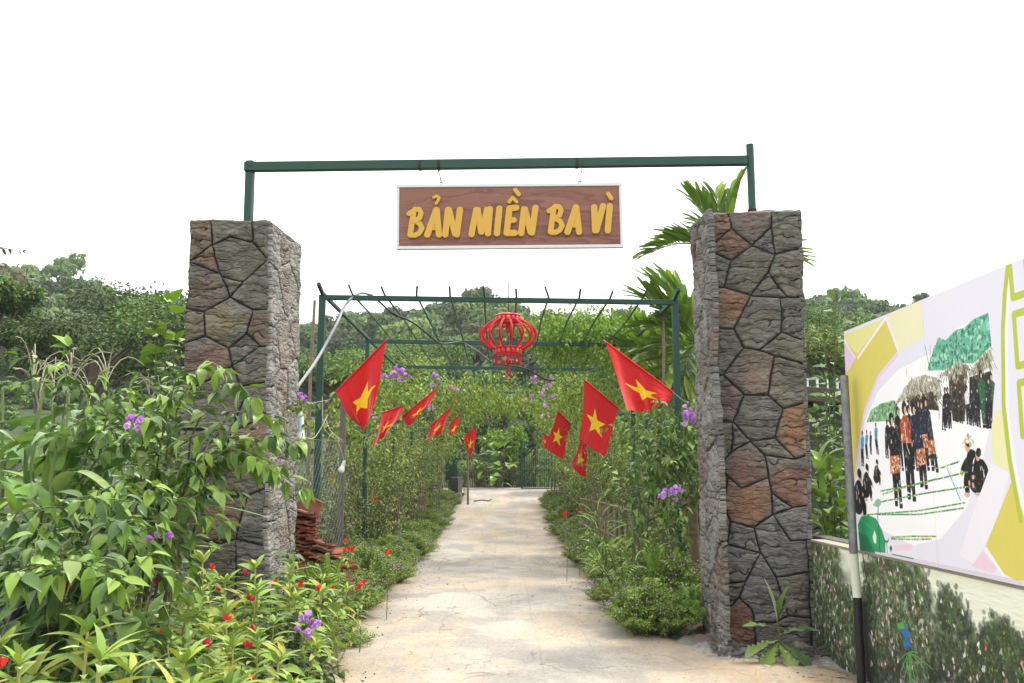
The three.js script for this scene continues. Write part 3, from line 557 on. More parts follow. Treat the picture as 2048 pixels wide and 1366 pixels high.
// ---------------------------------------------------------------- tile stack
{
  rnd = seeded(61);
  const tileGeo = (() => {       // a hooked clay tile: an S-curved plate with a turned-up nose
    const pos = [], idx = [], n = 10, m = 7, T = 0.017;
    for (const s of [1, -1]) for (let j = 0; j <= m; j++) for (let i = 0; i <= n; i++) {
      const u = i / n, v = j / m, x = (u - 0.5) * 0.21, z = (v - 0.5) * 0.32;
      pos.push(x, 0.011 * Math.sin(u * Math.PI * 2) + (v > 0.9 ? 0.012 : 0) - 0.02 * (v - 0.5) ** 2 + s * T / 2, z);
    }
    const k = (n + 1) * (m + 1);
    for (let j = 0; j < m; j++) for (let i = 0; i < n; i++) { const p = j * (n + 1) + i; idx.push(p, p + n + 1, p + 1, p + 1, p + n + 1, p + n + 2, k + p, k + p + 1, k + p + n + 1, k + p + 1, k + p + n + 2, k + p + n + 1); }
    const rim = []; for (let i = 0; i < n; i++) rim.push(i); for (let j = 0; j < m; j++) rim.push(j * (n + 1) + n); for (let i = n; i > 0; i--) rim.push(m * (n + 1) + i); for (let j = m; j > 0; j--) rim.push(j * (n + 1));
    rim.forEach((a, i) => { const b = rim[(i + 1) % rim.length]; idx.push(a, b, k + a, b, k + b, k + a); });
    const g = geoFrom(pos, idx).toNonIndexed(); g.computeVertexNormals(); return g;
  })();
  const clay = [[0.46, 0.15, 0.08], [0.38, 0.125, 0.07], [0.52, 0.2, 0.12], [0.32, 0.10, 0.06], [0.48, 0.22, 0.14]].map((c) => std({ color: lin(...c), roughness: 0.9, map: grainColor, bumpMap: grainBump, bumpScale: 0.006 }));
  const put = (x, y, z, rx, ry, rz, m) => { const t = single('roof_tile', tileGeo, m ?? pick(clay), 'weathered red clay roof tile in the heap beside the left pillar', 'roof tile', [x, y, z], 'clay roof tiles heaped by the left pillar'); t.rotation.set(rx, ry, rz); };
  for (let l = 0; l < 26; l++) {
    const y = 0.4 + l * 0.0285, n = l < 9 ? 3 : l < 17 ? 2 : 1;
    for (let k = 0; k < n; k++) put(-1.95 + k * 0.15 + R(-0.03, 0.03) - (l > 16 ? 0.03 : 0), y + R(-0.004, 0.004) - k * 0.035, -9.42 + R(-0.05, 0.05) + k * 0.06, R(-0.10, 0.07), R(-0.35, 0.35), R(-0.10, 0.05) - k * 0.12);
  }
  put(-1.62, 0.66, -9.36, 0.1, 0.9, -0.35); put(-1.68, 0.72, -9.4, -0.1, 1.2, 0.3); put(-1.57, 0.58, -9.3, 0.05, 1.5, -0.25); put(-1.93, 1.15, -9.42, 0.5, 0.9, 1.1); put(-1.95, 1.0, -9.4, 0.5, 0.2, 0.3);
  for (let k = 0; k < 8; k++) put(-1.95 + k * 0.055, 0.34 + R(0, 0.14), -9.18 + R(-0.05, 0.05), R(0.9, 1.3), R(-0.4, 0.4), R(-0.3, 0.3));
  single('tile_pile_base', new RoundedBoxGeometry(0.62, 0.4, 0.5, 2, 0.05).translate(-1.78, 0.2, -9.42), std({ color: lin(0.2, 0.09, 0.06), roughness: 1, bumpMap: grainBump, bumpScale: 0.05 }), 'low clay block under the heap of roof tiles', 'block');
}

// ---------------------------------------------------------------- bamboo picket fences and wire fence
function pickets(label, a, b, n, h, rails, seed, lean = 0) {
  rnd = seeded(seed);
  const A = V(...a), B = V(...b), g = thing('picket_fence', label, 'fence', a, 0), d = B.clone().sub(A);
  for (let i = 0; i < n; i++) {
    const p = d.clone().multiplyScalar((i + R(-0.25, 0.25)) / (n - 1)), y0 = groundAt(A.x + p.x, A.z + p.z) - A.y, k = h * R(0.86, 1.06), s = R(-0.05, 0.05) + lean * (i / (n - 1) - 0.5);
    part('picket', tube([V(p.x, y0, p.z), V(p.x + s * 0.4 + R(-0.01, 0.01), y0 + k * 0.5, p.z + R(-0.01, 0.02)), V(p.x + s, y0 + k, p.z + R(-0.02, 0.02))], R(0.008, 0.014), R(0.007, 0.011), 5), M.dryBamboo, g);
  }
  for (const y of rails) part('rail', tube([V(-d.x * 0.03, y, -d.z * 0.03 + 0.025), V(d.x * 0.5, y + 0.015 + d.y * 0.5, d.z * 0.5 + 0.03), V(d.x * 1.03, y + d.y - 0.01, d.z * 1.03 + 0.025)], 0.014, 0.012, 6), M.bamboo, g);
  return g;
}
pickets('weathered bamboo picket fence with a tied rail, nearest on the right of the path', [1.44, 0, -17.2], [1.64, 0, -11.1], 36, 1.16, [1.02, 0.6], 71);
{
  const g = pickets('single crossed bamboo stakes tied at the corner of the right picket fence', [1.6, 0, -10.95], [1.67, 0, -10.9], 4, 1.22, [], 72, 0.12);
  part('tie', new THREE.TorusGeometry(0.04, 0.012, 6, 10).rotateX(Math.PI / 2).translate(0.03, 1.0, 0.02), M.dryBamboo, g);
}
pickets('low bamboo picket fence farther along the right side of the path', [1.4, rise(25.5), -25.6], [1.85, rise(25), -25], 13, 0.85, [0.62], 73);
pickets('bundle of dry bamboo pickets leaning in the left bed', [-2.1, 0, -17.4], [-1.78, 0, -16.9], 17, 1.2, [1.1, 0.75], 74, -0.18);
pickets('small group of bamboo pickets farther along the left bed', [-1.75, 0.25, -23.2], [-1.5, 0.25, -22.8], 9, 0.95, [0.85], 75);
pickets('two thin sticks with a cross stick at the left bed edge', [-1.9, 0, -19.8], [-1.65, 0, -19.6], 7, 1.25, [1.2], 76, 0.2);
{
  const g = thing('wire_fence', 'grey chain-link wire fence between the left pillar and the pergola post', 'fence', [-2.35, 0, -9.7]);
  const l = []; const W = 1.6, H = 1.75, n = 22;
  for (let k = -n; k < n * 2; k++) for (const s of [1, -1]) {
    const pts = []; for (let i = 0; i <= 14; i++) { const y = i / 14 * H, x = k * W / n * 1.0 + s * y * 0.55; if (x >= 0 && x <= W) pts.push(V(x * 0.28, y + 0.1, -x * 0.96 + s * 0.003)); }
    if (pts.length > 1) l.push(tube(pts, 0.0022, 0.0022, 3, false));
  }
  part('mesh_wire', merge(l), M.galvanised, g).userData.kind = 'stuff';
  part('top_wire', tube([V(0, 1.86, 0), V(0.45, 1.86, -1.54)], 0.004, 0.004, 5), M.galvanised, g);
  part('post', tube([V(0, 0, 0.01), V(0, 1.9, 0.01)], 0.02, 0.02, 8), M.galvanised, g);
}

// ---------------------------------------------------------------- far end: gate, fence boards, low wall
{
  const g = thing('green_gate', 'dark green barred metal gate at the far right end of the path', 'gate', [0.75, rise(33.5), -33.6]);
  for (const [y, h] of [[0.06, 0.06], [0.72, 0.05], [1.72, 0.06]]) part('rail', new RoundedBoxGeometry(1.1, h, 0.05, 1, 0.006).translate(0.5, y, 0), M.green, g);
  for (const x of [-0.04, 1.04]) part('stile', new RoundedBoxGeometry(0.06, 1.8, 0.06, 1, 0.006).translate(x, 0.9, 0.002), M.green, g);
  for (let k = 0; k < 12; k++) part('bar', new THREE.CylinderGeometry(0.013, 0.013, 1.62, 6).translate(0.07 + k * 0.078, 0.89, 0), M.green, g);
}
{
  const g = thing('green_fence', 'green slatted metal fence above the low wall at the far left', 'fence', [-1.72, rise(28), -28.5]);
  for (let k = 0; k < 7; k++) part('slat', new RoundedBoxGeometry(0.06, 1.2, 0.02, 1, 0.004).translate(0.02 + k * 0.085 * 0.5, 1.3, k * -0.17), M.green, g);
  for (const y of [0.85, 1.8]) part('rail', bar(V(-0.02, y, 0.03), V(0.45, y, -1.6), 0.04), M.green, g);
}
{
  const g = thing('low_stone_wall', 'short grey rough wall with a paler block at the far left end of the path', 'wall', [-1.35, rise(29), -29.2]);
  const rock = (w, h, d, s) => { const q = new RoundedBoxGeometry(w, h, d, 6, 0.03), p = q.attributes.position; for (let i = 0; i < p.count; i++) { const x = p.getX(i), y = p.getY(i), z = p.getZ(i); const n = (fbm(x * 5 + s, y * 5 + z * 3, 19, 3) - 0.5) * 0.09; p.setXYZ(i, x + n, y + n * 0.6, z - n); } q.computeVertexNormals(); return q; };
  part('wall_body', rock(0.26, 0.8, 2.6, 1).translate(-0.12, 0.38, -0.5), std({ color: lin(0.13, 0.125, 0.12), roughness: 1, map: grainColor, bumpMap: grainBump, bumpScale: 0.04 }), g);
  part('end_block', rock(0.28, 0.36, 0.5, 6).translate(-0.02, 0.15, 0.6), M.concrete, g);
}
single('wooden_pole', tube(curve([[-1.02, rise(28), -28.2], [-1.03, 2.2, -28.2], [-1.0, 2.5, -28.2]], 8), 0.035, 0.03, 8), M.dryBamboo, 'thin wooden pole standing at the low grey wall under the farthest left flag', 'pole');

// ---------------------------------------------------------------- walls beside the pillars, mural, billboard
{
  const mural = canvasTex(2048, 512, (x, w, h) => {
    const S = 2048 / 6.0, T = 512 / 1.0, X = (s) => s / 100 * S, Y = (t) => h - (t / 100 + 0.05) * T;      // centimetres along the wall and up it
    x.fillStyle = '#e6e8d2'; x.fillRect(0, 0, w, h);
    let r = seeded(91); const q = (a, b) => a + (b - a) * r();
    for (let k = 0; k < 900; k++) { x.fillStyle = k % 2 ? 'rgba(205,214,180,0.10)' : 'rgba(250,248,235,0.12)'; x.beginPath(); x.ellipse(q(0, w), q(0, h), q(20, 90), q(8, 30), 0, 0, 7); x.fill(); }
    const P = (l) => { const o = []; for (let i = 0; i < l.length; i += 2) o.push([X(l[i]), Y(l[i + 1])]); return o; };
    const shapes = [
      P([-21, 90, 21, 92, 60, 93, 62, 78, 58, 64, 76, 60, 116, 67, 123, 55, 118, 4, -41, -31]),
      P([113, 85, 135, 90, 158, 94, 179, 94, 199, 93, 209, 85, 214, 77, 209, 67, 214, 24, 101, 0]),
      P([235, 84, 245, 79, 255, 74, 260, 67, 266, 60, 271, 37, 206, 23, 218, 55, 226, 71]),
      P([293, 75, 301, 73, 308, 68, 314, 63, 319, 47, 268, 36, 276, 59, 279, 68]),
      P([[230, -5], [250, 40], [275, 62], [300, 70], [330, 58], [352, 30], [360, -5]].flat()), P([[380, -5], [400, 52], [430, 78], [460, 70], [490, 40], [505, -5]].flat()), P([[520, -5], [540, 40], [570, 66], [600, 60], [600, -5]].flat()),
    ];
    const trace = (p) => { x.beginPath(); p.forEach((e, i) => i ? x.lineTo(...e) : x.moveTo(...e)); x.closePath(); };
    const inside = (p, e) => { let c = false; for (let i = 0, j = p.length - 1; i < p.length; j = i++) if ((p[i][1] > e[1]) !== (p[j][1] > e[1]) && e[0] < (p[j][0] - p[i][0]) * (e[1] - p[i][1]) / (p[j][1] - p[i][1]) + p[i][0]) c = !c; return c; };
    // a sprayed dark haze, then the bushes dabbed over it
    for (const p of shapes) for (let k = 0; k < 260; k++) { const a = p[Math.floor(q(0, p.length))], b = p[Math.floor(q(0, p.length))], t = q(0, 1), cx = lerp(a[0], b[0], t), cy = lerp(a[1], b[1], t) + 22; const gr = x.createRadialGradient(cx, cy, 0, cx, cy, 34); gr.addColorStop(0, 'rgba(42,48,40,0.10)'); gr.addColorStop(1, 'rgba(42,48,40,0)'); x.fillStyle = gr; x.fillRect(cx - 34, cy - 34, 68, 68); }
    for (const p of shapes) {
      const xs = p.map((e) => e[0]), ys = p.map((e) => e[1]), x0 = Math.min(...xs), x1 = Math.max(...xs), y0 = Math.min(...ys), y1 = Math.max(...ys);
      const dab = (n, cols, lx, ly, al) => { for (let k = 0; k < n; k++) { const e = [q(x0 - 6, x1 + 6), q(y0 - 6, y1)]; if (!inside(p, [e[0] + q(-34, 34), e[1] + q(-34, 34)])) continue; x.globalAlpha = al * q(0.6, 1); x.fillStyle = cols[Math.floor(q(0, cols.length))]; x.beginPath(); x.ellipse(e[0], e[1], lx * q(0.5, 1.3), ly * q(0.5, 1.4), q(-0.5, 0.5), 0, 7); x.fill(); } x.globalAlpha = 1; };
      const area = (x1 - x0) * (y1 - y0);
      dab(area / 60, ['#35452a', '#2a3826', '#46583a', '#3f4d3c', '#546a40'], 6, 10, 0.5); dab(area / 170, ['#20271f', '#272d24'], 7, 13, 0.45);
      dab(area / 120, ['#4a6e2a', '#5a8032', '#5c7a30', '#6b7c33', '#2f5a38', '#7a8a3c'], 2.5, 5, 0.6);
      dab(area / 420, ['#8fb03a', '#b5bf45', '#4fae45'], 2.2, 4.6, 0.8);
      { x.save(); trace(p); x.clip(); const gr = x.createLinearGradient(0, y0, 0, y1); gr.addColorStop(0, 'rgba(120,140,60,0.22)'); gr.addColorStop(0.45, 'rgba(40,46,34,0.10)'); gr.addColorStop(1, 'rgba(16,18,16,0.62)'); x.fillStyle = gr; x.fillRect(x0, y0, x1 - x0, y1 - y0); x.restore(); }
      for (let k = 0; k < area / 2100; k++) {         // four-petalled dabs, white and pink
        const e = [q(x0, x1), q(y0, y1)]; if (!inside(p, e)) continue;
        x.fillStyle = ['#e6e0e2', '#f2eeec', '#d99aa6', '#c46a80', '#dcc3ca', '#d8d2bc'][Math.floor(q(0, 6))]; x.globalAlpha = q(0.75, 1);
        for (let m = 0; m < 3; m++) { x.beginPath(); x.ellipse(e[0] + q(-3.5, 3.5), e[1] + q(-6, 6), q(1.5, 2.9), q(4.2, 8), q(-0.6, 0.6), 0, 7); x.fill(); }
        x.globalAlpha = 1;
      }
    }
    // the black painted edge by the pillar and along the pipe
    for (const [s, ww] of [[-33, 5], [109, 30]].map((a) => [X(a[0]), a])) { const g2 = x.createLinearGradient(s - 26, 0, s + 26, 0); g2.addColorStop(0, 'rgba(14,14,16,0)'); g2.addColorStop(0.5, 'rgba(14,14,16,0.92)'); g2.addColorStop(1, 'rgba(14,14,16,0)'); x.fillStyle = g2; x.fillRect(s - 26, s < 60 ? 60 : 190, 52, h); }
    // blue bird-like flower and the fan of a palm leaf
    x.fillStyle = '#2f6fa8'; for (const l of [P([170, 50, 177, 54, 180, 49, 188, 49, 179, 46, 185, 40, 180, 40, 181, 36, 178, 39, 172, 38, 175, 44, 169, 47])]) { trace(l); x.fill(); }
    x.fillStyle = '#57a63c'; trace(P([163, 51, 174, 54, 176, 50, 166, 48])); x.fill();
    x.strokeStyle = '#4f9a48'; x.lineWidth = 3; const [bx, by] = P([181, 36])[0];
    for (const l of P([163, 27, 167, 22, 170, 15, 175, 16, 180, 17, 187, 19, 192, 22, 201, 30, 194, 38, 213, 32, 182, 18])) { x.strokeStyle = ['#4f9a48', '#3c7f3a', '#6db25a'][Math.floor(q(0, 3))]; x.beginPath(); x.moveTo(bx, by); x.quadraticCurveTo((bx + l[0]) / 2, (by + l[1]) / 2 - 8, ...l); x.stroke(); }
    x.strokeStyle = '#7d8f35'; x.beginPath(); x.moveTo(...P([184, 57])[0]); x.lineTo(...P([206, 44])[0]); x.stroke();
    x.fillStyle = '#46b352'; for (let k = 0; k < 60; k++) { const e = P([102, 45])[0]; x.beginPath(); x.ellipse(e[0] + q(-7, 7), e[1] + q(-45, 45), 2.4, 3, 0, 0, 7); x.fill(); }
  });
  mural.wrapS = THREE.MirroredRepeatWrapping;
  const plaster = std({ map: mural, roughness: 0.9, bumpMap: grainBump, bumpScale: 0.004 });
  const cream = std({ color: lin(0.66, 0.6, 0.47), roughness: 0.95, map: grainColor, bumpMap: grainBump, bumpScale: 0.006 });
  const g = thing('mural_wall', 'low cream wall painted with flowering bushes running from the right pillar', 'wall', [2.6, 0, -7.9]);
  // panels of plaster: one face with the painting, then the body behind it and the flat top
  const L = 8.6, H = 0.925, pos = [], uv = [], idx = [], nx = 80, ny = 14;
  for (let j = 0; j <= ny; j++) for (let i = 0; i <= nx; i++) { const s = i / nx * L, y = lerp(-0.1, H, j / ny); pos.push((fbm(s * 2, y * 2, 37, 3) - 0.5) * 0.012, y, s); uv.push(s / 6.0, (y + 0.05) / 1.0); }
  for (let j = 0; j < ny; j++) for (let i = 0; i < nx; i++) { const p = j * (nx + 1) + i; idx.push(p, p + 1, p + nx + 1, p + 1, p + nx + 2, p + nx + 1); }
  part('painted_face', geoFrom(pos, idx, uv), plaster, g);
  part('wall_body', new THREE.BoxGeometry(0.1, H + 0.08, L).translate(0.06, H / 2 - 0.052, L / 2), cream, g);
  part('coping', (() => { const q = new RoundedBoxGeometry(0.125, 0.022, L, 2, 0.006), p = q.attributes.position; return q.translate(0.055, H + 0.004, L / 2); })(), cream, g);
}
{
  const g = thing('block_wall', 'bare grey block wall behind the top of the painted wall beside the right pillar', 'wall', [2.78, 0, -8.4]);
  rnd = seeded(77);
  for (let k = 0; k < 3; k++) for (let j = 0; j < 4; j++) part('block', new RoundedBoxGeometry(0.13, 0.235, 0.46, 2, 0.012).translate(R(-0.006, 0.006), 0.115 + j * 0.24, 0.24 + k * 0.475 + R(-0.004, 0.004)), M.concrete, g);
}
{
  const g = thing('block_wall', 'bare grey concrete block wall at the foot of the left pillar behind the shrubs', 'wall', [-2.72, 0, -8.2]);
  rnd = seeded(78);
  for (let k = 0; k < 14; k++) for (let j = 0; j < 4; j++) part('block', (() => { const q = new RoundedBoxGeometry(0.16, 0.225, 0.46, 2, 0.02), p = q.attributes.position; for (let i = 0; i < p.count; i++) p.setX(i, p.getX(i) + (fbm(p.getZ(i) * 9 + k, p.getY(i) * 9 + j, 29, 2) - 0.5) * 0.02); return q; })().translate(R(-0.008, 0.008), 0.112 + j * 0.23 + R(-0.003, 0.003), 0.23 + k * 0.475 + (j % 2) * 0.1), M.concrete, g);
}
{
  const W = 5.2, H = 1.615, s0 = 0.99, b0 = 0.938;           // poster from 0.99 m along the wall
  const poster = canvasTex(2048, 640, (x, w, h) => {
    const K = w / W, X = (s) => (s / 100 - s0) * K, Y = (t) => h - (t / 100 - b0) * (h / H);
    const P = (l) => { const o = []; for (let i = 0; i < l.length; i += 2) o.push([X(l[i]), Y(l[i + 1])]); return o; };
    const poly = (c, l) => { x.fillStyle = c; x.beginPath(); P(l).forEach((e, i) => i ? x.lineTo(...e) : x.moveTo(...e)); x.closePath(); x.fill(); };
    const line = (c, lw, l) => { x.strokeStyle = c; x.lineWidth = lw; x.lineJoin = 'round'; x.beginPath(); P(l).forEach((e, i) => i ? x.lineTo(...e) : x.moveTo(...e)); x.stroke(); };
    const r = seeded(92), q = (a, b) => a + (b - a) * r();
    x.fillStyle = '#e9e5f2'; x.fillRect(0, 0, w, h);
    poly('#ece59a', [99, 253, 176, 253, 129, 235, 117, 232]); poly('#ddd069', [98, 249, 124, 235, 175, 253, 192, 228, 159, 216, 132, 194, 116, 168, 105, 141, 93, 140, 83, 140]); poly('#f0ebc2', [179, 254, 229, 255, 231, 232, 194, 228]);
    line('#f3eef8', 9, [124, 232, 176, 253, 194, 228]); poly('#eacdea', [98, 248, 120, 232, 103, 224, 95, 227]); line('#f3eef8', 6, [98, 249, 120, 233]);
    line('#ecd0ee', 10, [193, 226, 160, 215, 134, 193, 118, 168, 107, 142]);
    // the printed photograph: white ground, trees, thatched huts, a row of dancers among bamboo poles
    poly('#fbfafc', [307, 234, 276, 231, 240, 221, 192, 216, 158, 205, 133, 187, 117, 163, 109, 141, 108, 117, 199, 104, 237, 111, 270, 130, 292, 158, 302, 175, 307, 206]);
    const foliage = (l, n, cols, sz) => { const p = P(l), xs = p.map((e) => e[0]), ys = p.map((e) => e[1]); x.save(); x.beginPath(); p.forEach((e, i) => i ? x.lineTo(...e) : x.moveTo(...e)); x.closePath(); x.clip(); x.fillStyle = cols[0]; x.globalAlpha = 0.75; x.fillRect(Math.min(...xs), Math.min(...ys), 900, 900); for (let k = 0; k < n; k++) { x.globalAlpha = q(0.4, 0.9); x.fillStyle = cols[Math.floor(q(0, cols.length))]; x.beginPath(); x.ellipse(q(Math.min(...xs), Math.max(...xs)), q(Math.min(...ys), Math.max(...ys)), sz * q(0.5, 1.5), sz * q(0.3, 1), q(0, 3), 0, 7); x.fill(); } x.restore(); x.globalAlpha = 1; };
    foliage([233, 211, 240, 219, 250, 229, 259, 226, 271, 230, 281, 230, 292, 233, 307, 234, 308, 216, 289, 209, 273, 211, 254, 209], 700, ['#4fae8c', '#2f8a63', '#7ccfb4', '#1f5f45', '#c9eee4', '#3c9a5a'], 5);
    foliage([135, 185, 144, 193, 161, 196, 184, 197, 192, 190, 189, 181, 167, 184], 260, ['#6aa868', '#3c7d45', '#a8d7a0', '#dff0da', '#254c2e'], 4.5);
    line('#6f8a66', 2, [237, 211, 239, 226]); line('#6f8a66', 2, [236, 214, 232, 227]); line('#6f8a66', 2, [237, 215, 245, 225]); line('#9fb59a', 2, [205, 210, 204, 217]);
    const thatch = (l, dark) => { foliage(l, 60, ['#b9b49a', '#8f8a72'], 4); const p = P(l); for (let k = 0; k < 150; k++) { const a = p[Math.floor(q(0, p.length))], c = p.reduce((m, e) => [m[0] + e[0] / p.length, m[1] + e[1] / p.length], [0, 0]), t = q(0, 1), s = [lerp(c[0], a[0], t) + q(-14, 14), lerp(c[1], a[1], t) + q(-9, 6)]; x.strokeStyle = ['#e9e5d6', '#5d5945', '#8a8468', dark][Math.floor(q(0, 4))]; x.lineWidth = q(0.8, 1.8); x.beginPath(); x.moveTo(...s); x.lineTo(s[0] + (s[0] - c[0]) * 0.2 + q(-3, 3), s[1] + q(8, 20)); x.stroke(); } };
    poly('#3a3228', [199, 197, 243, 198, 245, 186, 236, 187, 210, 189]); poly('#54483a', [259, 206, 281, 206, 275, 178, 261, 179]); poly('#2c2822', [283, 202, 306, 203, 302, 183, 281, 184]);
    for (let k = 0; k < 9; k++) line('#2a241d', 2, [[260, 204, 258, 179], [264, 205, 262, 179], [268, 205, 266, 178], [272, 205, 269, 178], [277, 205, 273, 178], [241, 196, 241, 187], [237, 197, 237, 187], [228, 196, 227, 188], [246, 196, 245, 181]][k]);
    thatch([186, 195, 199, 203, 210, 208, 229, 209, 247, 205, 250, 197, 248, 192, 237, 198, 221, 198, 208, 195], '#2f2b20'); thatch([247, 206, 258, 209, 273, 212, 284, 208, 278, 204, 264, 205], '#2f2b20'); thatch([279, 202, 291, 209, 300, 213, 308, 215, 307, 205, 290, 203], '#2f2b20');
    // a standing figure drawn as head, torso, skirt or trousers
    const fig = (l, top, low, trim) => { const p = P(l), [hx, hy] = p[0], [wx, wy] = p[1], [fx, fy] = p[2], H2 = fy - hy, e = H2 * 0.068; x.fillStyle = '#1a1718'; x.beginPath(); x.ellipse(hx, hy - e * 0.2, e * 0.95, e * 1.15, 0, 0, 7); x.fill(); x.fillStyle = '#dcb49c'; x.beginPath(); x.ellipse(hx + e * 0.3, hy + e * 0.2, e * 0.45, e * 0.7, 0, 0, 7); x.fill();
      x.fillStyle = top; x.beginPath(); x.moveTo(hx - e * 0.6, hy + e); x.lineTo(hx - e * 2.0, hy + e * 2.2); x.lineTo(wx - e * 1.7, wy); x.lineTo(wx + e * 1.7, wy); x.lineTo(hx + e * 2.1, hy + e * 2.2); x.lineTo(hx + e * 0.7, hy + e); x.fill();
      x.fillStyle = low; x.beginPath(); x.moveTo(wx - e * 1.7, wy - 1); x.lineTo(fx - e * 1.5, fy - e * 1.4); x.lineTo(fx - e * 0.2, fy - e * 1.2); x.lineTo(fx, wy + (fy - wy) * 0.45); x.lineTo(fx + e * 0.3, fy - e * 0.8); x.lineTo(fx + e * 1.4, fy - e); x.lineTo(wx + e * 1.7, wy - 1); x.fill();
      for (let k = 0; k < 46; k++) { const t = q(0.14, 0.95), cx = t < 0.5 ? lerp(hx, wx, t * 2) : lerp(wx, fx, t * 2 - 1); x.globalAlpha = q(0.25, 0.8); x.fillStyle = ['#f3f0f2', '#0e0d10', '#3a3a48', '#0e0d10', '#8d8a92'][Math.floor(q(0, 5))]; x.fillRect(cx + q(-1.7, 1.5) * e, hy + t * H2, e * q(0.15, 0.6), e * q(0.2, 0.9)); } x.globalAlpha = 1;
      x.fillStyle = '#151314'; x.fillRect(fx - e * 1.5, fy - e * 1.1, e * 1.2, e * 0.9); x.fillRect(fx + e * 0.3, fy - e * 0.7, e * 1.2, e * 0.8);
      if (trim) { x.fillStyle = trim; x.beginPath(); x.moveTo(wx - e * 1.9, wy - e * 0.6); x.lineTo(wx - e * 2.1, wy + e * 2.4); x.lineTo(wx + e * 2.0, wy + e * 2.2); x.lineTo(wx + e * 1.8, wy - e * 0.8); x.fill(); for (let k = 0; k < 22; k++) { x.fillStyle = ['#f2e6dc', '#1d1b22', '#e8d7d0'][Math.floor(q(0, 3))]; x.fillRect(wx + q(-1.9, 1.7) * e, wy + q(-0.6, 2.2) * e, e * 0.4, e * 0.3); } }
      x.fillStyle = '#e9c9b5'; x.beginPath(); x.ellipse(hx - e * 1.5, lerp(hy, wy, 0.8), e * 0.35, e * 0.5, 0, 0, 7); x.fill(); };
    for (const l of [[126, 177, 124, 166, 124, 154], [134, 178, 132, 169, 133, 159], [151, 182, 150, 172, 152, 162]]) fig(l, '#5aa6c9', '#24262c');
    for (const l of [[141, 177, 140, 169, 140, 162], [170, 183, 168, 173, 167, 159], [186, 183, 183, 172, 183, 160]]) fig(l, '#23222a', '#1d1c20');
    for (const [l, t] of [[[254, 197, 252, 185, 250, 174], '#1c1b1e'], [[259, 192, 258, 183, 258, 175], '#2b282c'], [[266, 198, 265, 188, 266, 178], '#1c1b1e'], [[279, 196, 279, 187, 279, 176], '#e8e4ea'], [[286, 190, 286, 181, 287, 175], '#26242a'], [[295, 202, 296, 188, 297, 173], '#2f6b48'], [[305, 200, 303, 187, 301, 173], '#2c5f44']]) fig(l, t, t === '#2f6b48' ? '#2a5f42' : '#1a191b');
    for (const [l, c] of [[[218, 192, 221, 174, 223, 156], '#1a191e'], [[226, 193, 225, 175, 227, 158], '#2a2630'], [[187, 189, 187, 172, 188, 151], '#1d1c21'], [[204, 189, 208, 171, 209, 151], '#20222e'], [[257, 197, 256, 186, 255, 175], '#201e22'], [[271, 195, 271, 185, 271, 177], '#19181b'], [[284, 194, 283, 184, 283, 175], '#222026'], [[290, 194, 290, 183, 290, 174], '#1b1a1e'], [[302, 198, 301, 186, 299, 173], '#26332c']]) fig(l, c, '#151417');
    fig([228, 192, 232, 167, 235, 150], '#1f2438', '#161517', '#d8805a'); fig([222, 191, 224, 171, 224, 151], '#23263a', '#161517', '#c9704e'); fig([211, 189, 218, 162, 219, 140], '#222a48', '#161517', '#d9855f'); fig([198, 190, 199, 168, 201, 132], '#c65a38', '#141315'); fig([177, 184, 179, 158, 181, 127], '#17161a', '#17161a', '#d27a52');
    line('#efe8ea', 3, [197, 182, 199, 166, 202, 161]);
    const crouch = (l, flip, hat) => {              // a seated helper holding the pole ends: bent back, knees up, head and arms
      const [[hx, hy], [bx, by]] = P(l), e = (by - hy) * 0.16, f = flip ? -1 : 1;
      const el = (c, dx, dy, a, b, t) => { x.fillStyle = c; x.beginPath(); x.ellipse(hx + dx * e * f, hy + dy * e, a * e, b * e, t * f, 0, 7); x.fill(); };
      el('#1b191c', -1.2, 3.1, 1.9, 2.6, 0.5); el('#201e22', -1.6, 5.0, 2.2, 1.6, 0.2); el('#17161a', 0.8, 4.3, 0.9, 2.0, -0.5); el('#141316', 1.2, 5.8, 0.7, 1.3, 0.1); el('#1d1b1f', 1.2, 2.7, 0.6, 1.9, -0.9);
      el('#dcb49c', 2.4, 3.9, 0.5, 0.4, 0); el('#d9ad92', 0.3, 0.1, 0.75, 0.95, 0); el('#161415', -0.15, -0.5, 0.95, 0.8, 0.3); el('#dcb49c', 1.3, 6.9, 0.8, 0.35, 0);
      if (hat) { x.fillStyle = '#e9e2cc'; x.beginPath(); x.moveTo(hx - 1.8 * e, hy - 0.2 * e); x.lineTo(hx + 0.1 * e, hy - 1.7 * e); x.lineTo(hx + 1.9 * e, hy - 0.1 * e); x.fill(); }
      for (let k = 0; k < 5; k++) el('#ece6ea', -1.4 + q(-1, 1), 3 + q(-1.2, 1.6), 0.12, 0.5, q(-0.5, 0.5));
    };
    crouch([277, 165, 274, 140], true, true); crouch([287, 159, 284, 140], true); crouch([117, 147, 114, 121], false); crouch([132, 152, 129, 133], false); crouch([150, 156, 148, 143], false);
    for (const l of [[279, 165], [279, 143], [275, 144], [121, 134]]) { const [a, b] = P(l)[0]; x.fillStyle = '#d9a283'; x.beginPath(); x.ellipse(a, b, 5, 6, 0, 0, 7); x.fill(); }
